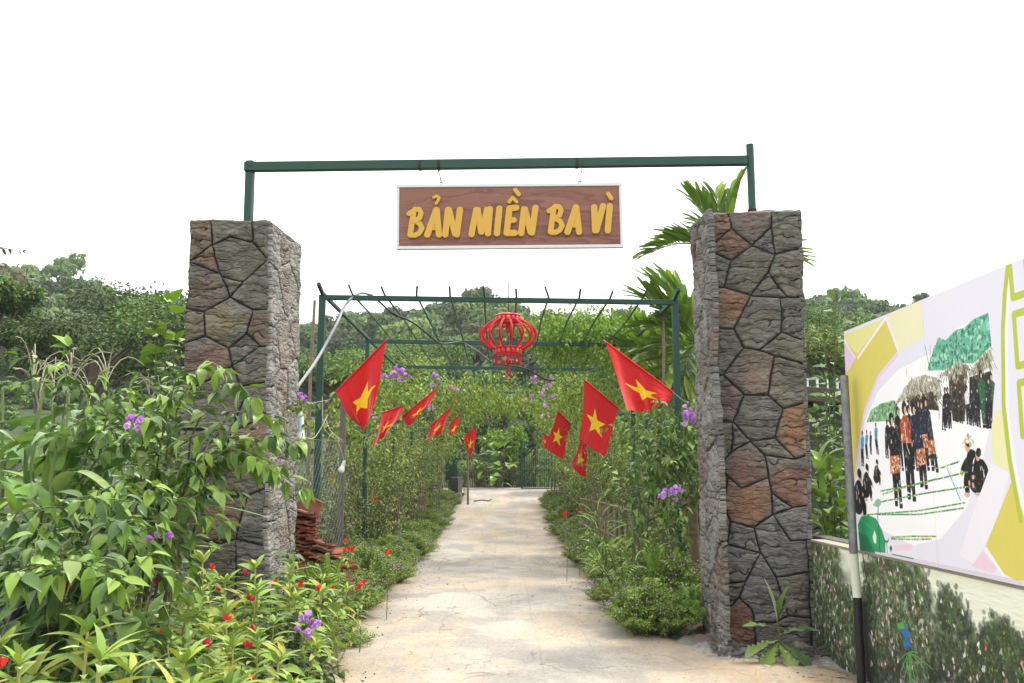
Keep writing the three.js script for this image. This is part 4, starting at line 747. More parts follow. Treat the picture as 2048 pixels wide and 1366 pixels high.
    // striped bamboo poles on the ground
    for (const l of [[153, 137, 204, 142, 274, 150], [154, 130, 219, 137, 274, 142], [126, 120, 208, 126, 269, 133], [146, 121, 211, 124, 267, 130], [166, 107, 200, 110, 231, 112], [166, 106, 199, 108, 225, 110], [240, 152, 266, 156], [156, 135, 190, 140, 236, 146]]) {
      line('#4aa05a', 3.4, l); const p = P(l); for (let k = 0; k < p.length - 1; k++) for (let m = 0; m < 14; m++) { x.fillStyle = ['#e6d25a', '#d2694a', '#f4f0e2', '#2e7d46'][Math.floor(q(0, 4))]; x.fillRect(lerp(p[k][0], p[k + 1][0], m / 14), lerp(p[k][1], p[k + 1][1], m / 14) - 1.7, 5, 3.4); }
    }
    line('#8db8d8', 4, [250, 152, 264, 134]); line('#c4dbea', 2, [252, 152, 266, 135]);
    { // the coarse contrast of an enlarged print over its photographic part
      const b = P([128, 265, 297, 129]), bx = Math.floor(b[0][0]), by = Math.floor(Math.min(b[0][1], b[1][1]) - 60), bw = Math.ceil(b[1][0] - b[0][0]), bh = Math.ceil(Math.abs(b[1][1] - b[0][1]) + 140), id = x.getImageData(bx, Math.max(0, by), bw, bh), D = id.data;
      for (let j = 0; j < bh; j++) for (let i = 0; i < bw; i++) {
        const o = (j * bw + i) * 4, L = (D[o] + D[o + 1] + D[o + 2]) / 3, n = fbm(i / 7, j / 9, 47, 4), m = vnoise(i / 2.2, j / 2.6, 48), f = L > 225 ? 1 : 0.55 + 0.75 * n + 0.35 * (m - 0.5), leafy = D[o + 1] > D[o] + 12, hi = !leafy && L < 215 && m * n > 0.47 ? 80 : 0; if (D[o] > 170 && D[o + 2] < D[o] - 30 && D[o + 1] > 150) continue;
        for (let c = 0; c < 3; c++) D[o + c] = clamp(D[o + c] * (leafy ? lerp(1, f, 0.45) : f) + hi, 0, 255);
      }
      x.putImageData(id, bx, Math.max(0, by));
    }
    // lotus leaf and buds
    poly('#2e9c66', [108, 112, 115, 118, 128, 120, 142, 118, 151, 111, 156, 104, 155, 96, 109, 94]); poly('#1f7a52', [108, 107, 124, 105, 135, 97, 137, 94, 109, 94]); line('#54bd84', 2, [114, 116, 137, 110, 151, 97]); line('#123f2c', 4, [148, 130, 145, 119, 146, 95]); poly('#8fc0a0', [138, 127, 144, 131, 148, 132, 154, 130, 150, 127, 145, 126]); poly('#dfeee4', [134, 105, 138, 110, 141, 106, 140, 101, 136, 101]); line('#123f2c', 2.5, [126, 128, 125, 120]); line('#123f2c', 2.5, [158, 104, 158, 96]); poly('#3d6b52', [154, 105, 158, 104, 163, 106, 160, 103, 156, 103]); poly('#3d6b52', [162, 100, 165, 102, 167, 100, 164, 97]); line('#3f8d5e', 3, [166, 96, 198, 96]);
    poly('#efd2e2', [169, 102, 198, 105, 195, 101, 172, 99]);
    // the rest of the layout to the right: pale yellow, green arcs, key-pattern blocks, petals
    poly('#ece9b4', [303, 175, 309, 182, 316, 182, 317, 150, 301, 155]); poly('#f1edf6', [300, 155, 317, 149, 298, 121, 274, 100, 258, 103, 277, 128]);
    poly('#dccf66', [318, 145, 329, 125, 336, 98, 315, 96, 304, 98, 288, 111]); poly('#f0d0e2', [271, 99, 285, 108, 298, 100, 293, 97]); line('#f6f3fa', 7, [286, 110, 304, 97]);
    line('#b9c646', 15, [330, 257, 324, 240, 320, 223, 316, 184, 318, 156, 324, 125]); line('#f5f3f7', 10, [333, 257, 327, 238, 323, 222, 319, 184, 322, 156, 329, 125]);
    const base = P([328, 229, 338, 227]), gx = base[0][0];
    for (let k = -1; k < 5; k++) { const y = base[0][1] - 8 + k * 138, a = gx + 4 + (k > 1 ? 12 * (k - 1) : 0); x.strokeStyle = '#b9c646'; x.lineWidth = 15; x.beginPath(); x.moveTo(a + 210, y + 8); x.lineTo(a + 8, y + 8); x.lineTo(a + 8, y + 112); x.lineTo(a + 150, y + 112); x.lineTo(a + 150, y + 48); x.lineTo(a + 62, y + 48); x.lineTo(a + 62, y + 78); x.lineTo(a + 104, y + 78); x.stroke(); }
    x.fillStyle = '#dfe0a8'; x.fillRect(1360, 0, w, h); x.fillStyle = '#b9c646'; for (let k = 0; k < 3; k++) { x.beginPath(); x.arc(1700, 320, 250 - k * 80, 0, 7); x.lineWidth = 16; x.strokeStyle = k % 2 ? '#f5f3f7' : '#b9c646'; x.stroke(); }
    x.fillStyle = 'rgba(120,120,130,0.10)'; for (const s of [231, 251].filter((_, i) => i === 0)) { x.fillRect(X(s), 0, 3, h); }
    for (let k = 0; k < 400; k++) { x.fillStyle = k % 2 ? 'rgba(110,110,100,0.03)' : 'rgba(255,255,255,0.04)'; x.fillRect(q(0, w), q(0, h), q(2, 5), q(30, 160)); }
    x.fillStyle = 'rgba(90,90,80,0.12)'; x.fillRect(0, h - 10, w, 10);
  });
  const g = thing('billboard', 'large printed billboard of dancers among bamboo poles standing on the mural wall', 'billboard', [2.6, b0, -7.9 + s0]);
  const pos = [], uv = [], idx = [], nx = 60, ny = 20;
  for (let j = 0; j <= ny; j++) for (let i = 0; i <= nx; i++) { const s = i / nx, t = j / ny; pos.push(-0.012 + (fbm(s * 6, t * 3, 38, 2) - 0.5) * 0.012, t * H, s * W); uv.push(s, t); }
  for (let j = 0; j < ny; j++) for (let i = 0; i < nx; i++) { const p = j * (nx + 1) + i; idx.push(p, p + 1, p + nx + 1, p + 1, p + nx + 2, p + nx + 1); }
  part('print', geoFrom(pos, idx, uv), std({ map: poster, roughness: 0.45 }), g);
  part('backing_sheet', new THREE.BoxGeometry(0.012, H - 0.01, W - 0.01).translate(0.004, H / 2, W / 2), M.galvanised, g);
  for (const y of [0.03, H / 2, H - 0.03]) part('frame_rail', bar(V(0.03, y, 0.02), V(0.03, y, W - 0.02), 0.035), M.galvanised, g);
  for (const z of [0.03, W / 2, W - 0.03]) part('frame_post', bar(V(0.065, -0.9, z), V(0.065, H - 0.02, z), 0.035), M.galvanised, g);
}
{
  const g = thing('steel_pole', 'galvanised steel pole standing against the billboard edge, painted over at its foot', 'pole', [2.52, 0, -6.72]);
  part('pipe', tube([V(-0.01, 0.93, 0), V(-0.015, 2.2, 0)], 0.030, 0.030, 16), M.galvanised, g);
  part('painted_foot', tube([V(0, 0.62, 0), V(-0.01, 0.925, 0)], 0.0305, 0.0305, 16), std({ color: lin(0.60, 0.64, 0.52), roughness: 0.8 }), g);
  part('black_foot', tube([V(0.0, -0.1, 0), V(0, 0.615, 0)], 0.0305, 0.0305, 16), M.black, g);
}
// shed beyond the right wall
{
  const g = thing('shed', 'small shed with a brown roof edge and green and white railing beyond the right wall', 'shed', [6.6, 0, -20.5]);
  const wood = std({ color: lin(0.12, 0.09, 0.05), roughness: 0.9, map: grainColor }), white = M.white;
  part('roof', new RoundedBoxGeometry(2.6, 0.32, 3, 1, 0.02).rotateZ(-0.08).translate(1.1, 3.1, -1), wood, g);
  part('wall', new THREE.BoxGeometry(2.2, 2.9, 2.6).translate(1.15, 1.5, -1.1), std({ color: lin(0.05, 0.05, 0.04), roughness: 0.9 }), g);
  for (let k = 0; k < 12; k++) part('baluster', new RoundedBoxGeometry(0.05, 0.26, 0.05, 1, 0.008).translate(0.0 + k * 0.11, 3.42, 0.3), k % 2 ? white : M.green, g);
  for (const y of [3.3, 3.55]) part('rail', new RoundedBoxGeometry(1.5, 0.04, 0.05, 1, 0.008).translate(0.6, y, 0.3), M.green, g);
}
single('black_pipe', tube(curve([[-1.79, 1.09, -3.6], [-1.78, 0.97, -3.5], [-1.79, 0.84, -3.4]], 10), 0.018, 0.018, 10), M.black, 'black plastic pipe slanting through the shrubs at the lower left', 'pipe');

// ---------------------------------------------------------------- leaves
// a blade along +Z, one unit long, folded along its midrib and drooping
function leafGeo(w, shape = 'ovate', droop = 0.25, fold = 0.25, segs = 4, wave = 0) {
  const pos = [], idx = [], prof = (t) => shape === 'lance' ? Math.pow(Math.sin(Math.PI * Math.pow(t, 0.75)), 0.8) : shape === 'strap' ? Math.min(1, t * 6 + 0.45) * Math.pow(1 - Math.pow(t, 2.6), 0.9) : shape === 'blunt' ? Math.min(1, 0.35 + t * 1.4) * (t > 0.97 ? 0.5 : 1) : shape === 'heart' ? Math.pow(Math.sin(Math.PI * Math.pow(t, 0.5)), 0.75) : Math.sin(Math.PI * Math.pow(t, 0.72));
  for (let i = 0; i <= segs; i++) {
    const t = i / segs, z = t * (1 - 0.35 * droop * t), y = -droop * t * t, h = w * 0.5 * (i === segs && shape !== 'blunt' ? 0.02 : i === 0 && shape !== 'strap' ? 0.06 : prof(t)), e = fold * h + wave * Math.sin(t * 11) * h;
    pos.push(-h, y + e, z, 0, y, z, h, y + fold * h - wave * Math.sin(t * 11 + 1) * h, z);
  }
  for (let i = 0; i < segs; i++) { const p = i * 3; idx.push(p, p + 3, p + 1, p + 1, p + 3, p + 4, p + 1, p + 4, p + 2, p + 2, p + 4, p + 5); }
  const g = geoFrom(pos, idx); return g;
}
const leafLook = { roughness: 0.95, transmission: 0.26, thickness: 0, clearcoat: 0.38, clearcoatRoughness: 0.28, side: THREE.DoubleSide };
const leafMat = new THREE.MeshPhysicalMaterial({ ...leafLook });
const dullLeafMat = new THREE.MeshPhysicalMaterial({ ...leafLook, clearcoat: 0.12 });
const palettes = {
  garlic: [[0.060, 0.133, 0.017], [0.076, 0.161, 0.020], [0.049, 0.116, 0.017], [0.098, 0.197, 0.020], [0.142, 0.243, 0.024], [0.055, 0.121, 0.024], [0.181, 0.272, 0.055]],
  young: [[0.186, 0.322, 0.022], [0.152, 0.285, 0.025], [0.221, 0.347, 0.031]],
  balsam: [[0.190, 0.326, 0.034], [0.248, 0.387, 0.038], [0.147, 0.279, 0.031], [0.307, 0.418, 0.042], [0.379, 0.403, 0.047]],
  maize: [[0.096, 0.244, 0.026], [0.133, 0.301, 0.030], [0.177, 0.377, 0.037], [0.081, 0.198, 0.028], [0.257, 0.386, 0.079]],
  cuphea: [[0.134, 0.245, 0.028], [0.179, 0.307, 0.031], [0.240, 0.384, 0.037], [0.108, 0.191, 0.025], [0.313, 0.434, 0.050]],
  hedge: [[0.090, 0.156, 0.027], [0.123, 0.201, 0.033], [0.167, 0.245, 0.040], [0.075, 0.123, 0.024], [0.199, 0.264, 0.052], [0.099, 0.176, 0.017], [0.312, 0.282, 0.035]],
  vine: [[0.113, 0.211, 0.019], [0.156, 0.270, 0.022], [0.212, 0.346, 0.029], [0.085, 0.165, 0.019], [0.269, 0.390, 0.037], [0.277, 0.251, 0.032]],
  far: [[0.103, 0.197, 0.028], [0.132, 0.236, 0.035], [0.081, 0.156, 0.023], [0.177, 0.274, 0.043], [0.059, 0.118, 0.020]],
  dark: [[0.040, 0.084, 0.012], [0.057, 0.114, 0.016], [0.079, 0.144, 0.019], [0.051, 0.094, 0.016]],
  palm: [[0.131, 0.242, 0.020], [0.176, 0.317, 0.024], [0.095, 0.186, 0.018], [0.263, 0.409, 0.032]],
  bright: [[0.194, 0.330, 0.024], [0.246, 0.398, 0.030], [0.142, 0.260, 0.020]],
};
const paletteMats = new Map();
function matsOf(name) {
  if (!paletteMats.has(name)) paletteMats.set(name, palettes[name].map((c) => new THREE.MeshPhysicalMaterial({ ...leafLook, color: lin(...c) })));
  return paletteMats.get(name);
}
const mtx = new THREE.Matrix4(), vx = V(0, 0, 0), vy = V(0, 0, 0), vz = V(0, 0, 0);
function leafMatrix(l) {
  vz.copy(l.dir).normalize(); vx.crossVectors(l.up, vz); if (vx.lengthSq() < 1e-4) vx.set(1, 0, 0.1); vx.normalize(); vy.crossVectors(vz, vx);
  const w = l.s * (l.w ?? 1);
  return mtx.makeBasis(vx.clone().multiplyScalar(w), vy.clone().multiplyScalar(l.s), vz.clone().multiplyScalar(l.s)).setPosition(l.p);
}
// leaves onto a plant: the nearest ones as leaves of their own, the rest joined as foliage
function putLeaves(root, leaves, geos, palette, own = 0, partName = 'foliage', mat = leafMat) {
  root.updateMatrixWorld();
  if (own) {
    const eye = camera.position, w = V(0, 0, 0);
    leaves.forEach((l) => { l.k = w.copy(l.p).applyMatrix4(root.matrixWorld).distanceTo(eye) / l.s; });
    leaves.sort((a, b) => a.k - b.k);
    const mats = matsOf(palette), young = matsOf('young');
    for (const l of leaves.splice(0, own)) { const m = part('leaf', pick(geos), l.young ? pick(young) : pick(mats), root); m.applyMatrix4(leafMatrix(l)); }
  }
  const per = Math.ceil(leaves.length / geos.length), c = new THREE.Color();
  for (let k = 0; k < geos.length && leaves.length; k++) {
    const set = leaves.splice(0, per), im = new THREE.InstancedMesh(geos[k], mat, set.length);
    im.name = partName; im.userData.kind = 'stuff'; im.castShadow = im.receiveShadow = true;
    set.forEach((l, i) => { im.setMatrixAt(i, leafMatrix(l)); const a = l.young ? pick(palettes.young) : pick(palettes[palette]), f = R(0.8, 1.2) * (l.f ?? 1); im.setColorAt(i, c.setRGB(a[0] * f * R(0.9, 1.1), a[1] * f, a[2] * f)); });
    root.add(im);
  }
}
const dirIn = (up = 0) => { const a = R(0, Math.PI * 2); return V(Math.cos(a), up + R(-0.3, 0.3), Math.sin(a)).normalize(); };
// leaves set along a twig, alternating or in pairs
function leavesAlong(out, pts, o) {
  const c = new THREE.CatmullRomCurve3(pts), L = c.getLength(), n = Math.max(1, Math.round(L * (1 - (o.from ?? 0.2)) / o.step));
  let ang = R(0, 6.3);
  for (let i = 0; i <= n; i++) {
    const t = Math.min(1, (o.from ?? 0.2) + (1 - (o.from ?? 0.2)) * i / n), p = c.getPointAt(t), T = c.getTangentAt(t);
    ang += o.turn ?? 2.4;
    const side = V(0, 0, 0).crossVectors(T, V(0.13, 1, 0.07)).normalize(), up = V(0, 0, 0).crossVectors(side, T).normalize();
    const many = i === n ? (o.tuft ?? 3) : (o.pair ?? 1);
    for (let k = 0; k < many; k++) {
      const a = ang + k * Math.PI * 2 / many + R(-0.35, 0.35), s = side.clone().multiplyScalar(Math.cos(a)).addScaledVector(up, Math.sin(a) * (o.flat ?? 0.7));
      const dir = s.multiplyScalar(o.out ?? 0.9).addScaledVector(T, (i === n ? 0.9 : o.along ?? 0.5)); dir.y += R(-1, 1) * 0.2 - (o.hang ?? 0.15);
      const l = { p: p.clone().addScaledVector(dir.clone().normalize(), o.stalk ?? 0), dir, up: V(R(-0.5, 0.5), 1, R(-0.5, 0.5)), s: o.len * R(0.7, 1.15) * (i === n ? 0.75 : 1), w: R(0.85, 1.15), young: i >= n - 1 && rnd() < (o.young ?? 0) };
      out.push(l);
      if (o.twin) { const d2 = dir.clone().add(V(R(-0.6, 0.6), R(-0.5, 0.2), R(-0.6, 0.6))); out.push({ ...l, dir: d2, up: V(R(-0.5, 0.5), 1, R(-0.5, 0.5)), s: o.len * R(0.7, 1.1) }); }
    }
  }
}
const G = {
  garlic: [leafGeo(0.42, 'ovate', 0.3, 0.35, 6), leafGeo(0.46, 'ovate', 0.5, 0.25, 6, 0.08), leafGeo(0.37, 'ovate', 0.12, 0.45, 6)],
  balsam: [leafGeo(0.2, 'lance', 0.32, 0.35, 6), leafGeo(0.23, 'lance', 0.5, 0.25, 6, 0.05)],
  maize: [leafGeo(0.12, 'strap', 0.75, 0.4, 14, 0.3), leafGeo(0.13, 'strap', 0.45, 0.35, 14, 0.35), leafGeo(0.115, 'strap', 1.1, 0.35, 12, 0.16)],
  small: [leafGeo(0.5, 'ovate', 0.2, 0.3, 2)],
  fine: [leafGeo(0.36, 'lance', 0.15, 0.3, 2)],
  mid: [leafGeo(0.45, 'ovate', 0.3, 0.3, 3), leafGeo(0.4, 'ovate', 0.1, 0.4, 3)],
  broad: [leafGeo(0.72, 'heart', 0.35, 0.25, 6, 0.05), leafGeo(0.66, 'heart', 0.15, 0.3, 6)],
  banana: [leafGeo(0.3, 'strap', 0.4, 0.35, 8, 0.08)],
  blade: [leafGeo(0.06, 'lance', 0.5, 0.4, 4)],
};
// ---------------------------------------------------------------- blossoms
const petalGeo = (() => { const g = leafGeo(1.05, 'blunt', -0.25, -0.1, 3); return g; })();
const trumpet = merge([...Array(5)].map((_, k) => petalGeo.clone().rotateX(-0.9).translate(0, 0, 0).rotateZ(0).applyMatrix4(new THREE.Matrix4().makeRotationY(k * Math.PI * 2 / 5)).scale(1, 1, 1)).concat([new THREE.ConeGeometry(0.22, 0.9, 7, 1, true).rotateX(Math.PI).translate(0, -0.4, 0)]));
const ruffle = merge([...Array(7)].map((_, k) => petalGeo.clone().rotateX(-0.5 - (k % 3) * 0.45).scale(1.1, 1, 1).applyMatrix4(new THREE.Matrix4().makeRotationY(k * 0.9))));
const petalMat = (r, g, b) => new THREE.MeshPhysicalMaterial({ color: lin(r, g, b), roughness: 0.95, transmission: 0.3, thickness: 0, side: THREE.DoubleSide });
const purple = petalMat(0.56, 0.24, 0.72), lilac = petalMat(0.72, 0.48, 0.82), crimson = petalMat(0.50, 0.01, 0.05), scarlet = petalMat(0.72, 0.035, 0.02), pinkish = petalMat(0.78, 0.34, 0.5);
function blossoms(root, p, n, size, m1, m2, spread) {       // a cluster of trumpets
  const make = (k) => { const l = []; for (let i = k; i < n; i += 2) { const d = V(R(-1, 1), R(-0.5, 1), R(-0.3, 1.1)).normalize(), q = new THREE.Quaternion().setFromUnitVectors(V(0, 1, 0), d); l.push(trumpet.clone().scale(size, size, size).applyMatrix4(new THREE.Matrix4().compose(p.clone().addScaledVector(d, spread * R(0.4, 1)), q, V(1, 1, 1)))); } return l.length ? merge(l) : null; };
  const c = part('flower_cluster', make(0), m1, root), b = make(1); if (b) part('pale_flowers', b, m2, c);
}
function redFlower(root, p, size, m) { const d = V(R(-0.5, 0.5), R(0, 0.8), R(0.3, 1)).normalize(); part('flower', ruffle.clone().scale(size, size, size).applyMatrix4(new THREE.Matrix4().compose(p, new THREE.Quaternion().setFromUnitVectors(V(0, 1, 0), d), V(1, 1, 1))), m, root); }

// ---------------------------------------------------------------- the flowering shrubs at the lower left
function vineShrub(label, base, tips, o = {}) {
  rnd = seeded(o.seed ?? 1);
  const B = V(...base), g = thing('flowering_shrub', label, 'shrub', base), leaves = [], wood = [], shoots = [];
  for (const t of tips) {
    const tip = V(...t).sub(B), b0 = V(R(-0.15, 0.15), -0.05, R(-0.15, 0.15)), h = tip.y - b0.y, sp = Math.hypot(tip.x, tip.z);
    const ctrl = V(tip.x * R(0.2, 0.4), Math.max(tip.y * 0.8, tip.y + sp * (o.arch ?? 0.35) * R(0.4, 1)), tip.z * 0.3);
    const pts = bez(b0, ctrl, tip, 9); for (const p of pts.slice(1, -1)) p.add(V(R(-0.025, 0.025), R(-0.02, 0.02), R(-0.03, 0.03)));
    wood.push(tube(pts.slice(0, 7), o.thin ? 0.004 : 0.011, 0.004, 5)); shoots.push(tube(pts.slice(6), 0.004, 0.002, 4));
    leavesAlong(leaves, pts, { from: o.from ?? 0.45, step: 0.085, len: o.len ?? 0.104, pair: 2, turn: 1.57, out: 0.85, along: 0.35, hang: 0.35, stalk: 0.02, tuft: 4, twin: true, young: o.young ?? 0.5 });
    const c = new THREE.CatmullRomCurve3(pts), k = o.twigs ?? 4;
    for (let i = 0; i < k; i++) {
      const a = c.getPointAt(R(0.4, 0.97)), d = dirIn(0.1), L = R(0.16, 0.42) * (o.twigLen ?? 1), e = a.clone().addScaledVector(d, L); e.y -= R(-0.05, 0.22) * (o.droop ?? 1);
      const tw = bez(a, a.clone().lerp(e, 0.5).add(V(0, 0.07, 0)), e, 4);
      shoots.push(tube(tw, 0.0035, 0.0015, 4));
      leavesAlong(leaves, tw, { from: 0.3, step: 0.075, len: (o.len ?? 0.104) * 0.95, pair: 2, turn: 1.57, out: 0.8, along: 0.4, hang: 0.35, stalk: 0.015, tuft: 3, young: o.young ?? 0.4 });
    }
  }
  part('stem', merge(wood), M.twig, g); part('shoot', merge(shoots), M.greenStem, g);
  putLeaves(g, leaves, G.garlic, o.palette ?? 'garlic', o.own ?? 300);
  for (const f of o.flowers ?? []) blossoms(g, V(...f).sub(B), f[3] ?? 7, f[4] ?? 0.024, purple, lilac, 0.035);
  return g;
}
vineShrub('leafy shrub whose arching branches hang in front of the left pillar', [-1.85, 0.1, -4.7], [[-1.53, 1.96, -4.5], [-1.35, 1.99, -4.4], [-1.17, 1.85, -4.3], [-1.06, 1.75, -4.3], [-0.98, 1.64, -4.4], [-1.06, 1.53, -4.4], [-1.6, 1.86, -4.4], [-1.17, 1.65, -4.5], [-1.59, 1.75, -4.2]], { seed: 3, arch: 0.5, from: 0.52, twigs: 3, young: 0.7 });
vineShrub('thin trailing branch with young leaves dangling before the left pillar', [-1.7, 0.4, -4.45], [[-1.27, 1.28, -4.3], [-1.31, 1.41, -4.3], [-0.97, 1.43, -4.5], [-1.11, 1.54, -4.4]], { seed: 4, arch: 0.95, from: 0.72, twigs: 1, twigLen: 0.5, young: 0.9, own: 160, thin: true });
vineShrub('tall shrub with reddish shoot tips left of the pillar below the maize tassels', [-2.3, 0.1, -4.9], [[-2.11, 1.99, -4.8], [-1.91, 1.91, -4.7], [-1.82, 1.93, -4.8], [-2.3, 2.14, -4.9], [-1.86, 1.72, -4.5], [-1.66, 1.69, -4.3]], { seed: 5, arch: 0.2, twigs: 3, from: 0.55, flowers: [[-1.64, 1.71, -4.15]] });
vineShrub('dense grey-green shrub at the left edge in front of the maize', [-2.05, 0.1, -3.9], [[-1.91, 1.33, -3.7], [-1.75, 1.37, -3.7], [-1.57, 1.41, -3.6], [-1.64, 1.26, -3.4], [-1.58, 1.45, -3.9], [-1.46, 1.43, -3.9], [-1.53, 1.22, -3.4]], { seed: 6, arch: 0.1, twigs: 4, twigLen: 0.8 });
vineShrub('broad-leaved shrub in the middle of the left bed above the red balsams', [-1.75, 0.1, -3.9], [[-1.44, 1.32, -3.6], [-1.43, 1.28, -3.9], [-1.44, 1.19, -3.4], [-1.33, 1.18, -3.5], [-1.55, 1.16, -3.3], [-1.62, 1.17, -3.2], [-1.34, 1.13, -3.3]], { seed: 7, arch: 0.1, twigs: 4, twigLen: 0.8, len: 0.12, flowers: [[-1.41, 1.23, -3.9, 4]] });
vineShrub('low shrub with large dark leaves at the bottom left of the picture', [-1.25, 0.1, -3.5], [[-1.3, 0.96, -3.5], [-1.29, 0.88, -3.4], [-1.27, 1, -3.6], [-1.25, 0.79, -3.4]], { seed: 8, arch: 0.1, twigs: 2, twigLen: 0.6, len: 0.12, young: 0.05 });
vineShrub('dark glossy shrub with a purple flower cluster at the path edge', [-1.2, 0.02, -5.2], [[-1.05, 0.71, -5], [-0.97, 0.59, -5.1], [-0.91, 0.46, -5.1], [-1.1, 0.6, -4.9], [-1.17, 0.75, -4.9], [-1.05, 0.48, -4.9], [-1.04, 0.78, -5.2], [-1.13, 0.5, -4.6]], { seed: 9, arch: 0.3, twigs: 4, len: 0.105, young: 0.1, palette: 'dark', flowers: [[-0.97, 0.76, -4.8, 9, 0.03], [-1.01, 0.7, -4.85, 3, 0.026]] });
vineShrub('shrub with pale young leaves growing at the path side below the left pillar', [-1.55, 0.05, -6.4], [[-1.45, 0.84, -6.2], [-1.31, 0.86, -6.3], [-1.15, 0.74, -6.2], [-1.52, 0.73, -6], [-1.16, 0.6, -6.1]], { seed: 10, arch: 0.3, twigs: 4, own: 250 });
vineShrub('leafy shrub filling the gap behind the others beside the grey block wall', [-2.35, 0.1, -6.0], [[-2.32, 1.3, -5.8], [-2.14, 1.2, -6], [-2.48, 1.45, -5.8], [-2.16, 1.45, -6.2], [-2.26, 1.64, -6], [-2.62, 1.34, -5.6], [-2.09, 0.97, -5.8]], { seed: 12, arch: 0.2, twigs: 5, len: 0.12, own: 200, palette: 'dark' });

// ---------------------------------------------------------------- balsams
function balsam(seed, h, stems) {
  rnd = seeded(seed);
  const g = new THREE.Group(), leaves = [], wood = [];
  for (let s = 0; s < stems; s++) {
    const a = s * 2.4 + R(0, 1), e = V(Math.cos(a) * h * 0.28 * (s ? 1 : 0.2), h * (s ? R(0.7, 0.95) : 1), Math.sin(a) * h * 0.28 * (s ? 1 : 0.2)), pts = bez(V(0, s ? h * 0.15 : 0, 0), V(e.x * 0.7, e.y * 0.5, e.z * 0.7), e, 6);
    wood.push(tube(pts, 0.009 * (s ? 0.7 : 1), 0.004, 6));
    leavesAlong(leaves, pts, { from: 0.35, step: 0.016, len: 0.145, pair: 1, turn: 2.4, out: 1, along: 0.15, hang: -0.12, flat: 1, tuft: 6 });
  }
  leaves.forEach((l) => { const t = clamp(l.p.y / h, 0, 1); l.s *= 0.7 + 0.45 * Math.sin(t * 2.6); l.dir.y += (t - 0.55) * 0.9; });
  part('stem', merge(wood), M.yellowStem, g);
  putLeaves(g, leaves, G.balsam, 'balsam', 300, 'foliage', dullLeafMat);
  return g;
}
const balsams = [balsam(21, 0.8, 3), balsam(22, 0.75, 4), balsam(23, 0.6, 3)];
[
  [[-1.44, 0.97, -3.25], 'large yellow-green balsam in the bottom left corner', []],
  [[-1.48, 0.93, -5.6], 'pale green balsam with red flowers right before the left pillar', [[-1.49, 0.92, -5.48], [-1.38, 0.88, -5.48]]],
  [[-1.68, 0.98, -5.5], 'pale green balsam with crimson flowers at the left side of the pillar foot', [[-1.64, 0.96, -5.38], [-1.6, 0.92, -5.38]]],
  [[-1.33, 0.9, -5.9], 'pale green balsam at the right corner of the left pillar', [[-1.21, 0.83, -5.78], [-1.37, 0.83, -5.78]]],
  [[-1.6, 0.87, -4.9], 'balsam with a red flower left of the middle of the bed', [[-1.69, 0.92, -4.78], [-1.51, 0.87, -4.78]]],
  [[-1.28, 0.82, -4.6], 'yellowing balsam in the middle of the lower left bed', [[-1.28, 0.82, -4.48], [-1.18, 0.79, -4.48]]],
  [[-1.16, 0.73, -4.9], 'balsam leaning to the path beside the dark glossy shrub', [[-1.23, 0.72, -4.78]]],
  [[-1.32, 0.79, -4.2], 'balsam with dark red flowers above the bottom edge', [[-1.44, 0.82, -4.08], [-1.41, 0.81, -4.08], [-1.41, 0.88, -4.08]]],
  [[-1.12, 0.75, -4.1], 'sparse yellow balsam with thin leaves at the bottom of the bed', [[-1.23, 0.79, -3.98], [-1.13, 0.79, -3.98]]],
  [[-1.5, 0.89, -3.1], 'short balsam partly cut by the lower left corner', [[-1.53, 0.91, -2.98]]],
  [[-1.26, 0.84, -3.2], 'short balsam at the bottom edge right of the large corner one', []],
  [[-0.97, 0.67, -4.2], 'bright balsam at the bottom edge near the path', [[-1.07, 0.63, -4.08]]],
  [[-1.08, 0.73, -3.7], 'low balsam on the bottom edge below the dark red flowers', []],
  [[-1.34, 0.71, -7], 'balsam in front of the tile heap', [[-1.23, 0.67, -6.88], [-1.42, 0.62, -6.88]]],
  [[-1.68, 1.06, -3.6], 'balsam with deep red flowers under the shrub at the far left', [[-1.59, 1.08, -3.48], [-1.55, 1.09, -3.48], [-1.61, 1.1, -3.48]]],
  [[-1.22, 0.84, -3.6], 'balsam behind the low dark shrub at the bottom', [[-1.28, 0.75, -3.48]]],
  [[-1.77, 0.95, -4.8], 'balsam at the left of the bed below the grey blocks', [[-1.69, 0.96, -4.7]]],
  [[-1.7, 0.92, -4.2], 'balsam rising between the broad-leaved shrub and the corner plant', []],
  [[-1.27, 0.85, -5], 'bright leafy balsam just right of the middle of the bed', [[-1.29, 0.85, -4.9]]],
  [[-1.18, 0.77, -5.6], 'light green balsam above the dark glossy shrub', [[-1.05, 0.83, -5.5]]],
  [[-1.17, 0.83, -3.4], 'yellow balsam with drooping leaves near the bottom edge', []],
  [[-1.07, 0.77, -4.2], 'pale balsam with twisted leaves left of the purple flower cluster', [[-1.09, 0.76, -4.1]]],
  [[-1.67, 0.9, -3.3], 'balsam at the far lower left edge behind the black pipe', []],
  [[-1.25, 0.94, -2.9], 'tall balsam with orange-yellow leaves at the very bottom left', []],
  [[-1.62, 0.89, -5.2], 'leafy balsam in front of the left face of the pillar', [[-1.53, 0.88, -5.1]]],
  [[-1.22, 0.58, -7.2], 'short balsam at the path edge among the border plants', [[-1.04, 0.68, -7]]],
].forEach(([p, label, fl], i) => {
  const h = [0.8, 0.75, 0.6][i % 3], g = balsams[i % 3].clone(), k = clamp(p[1] / h, 0.75, 1.6);
  g.name = numbered('balsam_plant'); g.scale.setScalar(k); g.position.set(p[0], p[1] - h * k, p[2]); g.rotation.y = i * 1.9; scene.add(g);
  tag(g, label, 'balsam', 'balsams in the lower left bed'); g.updateMatrixWorld();
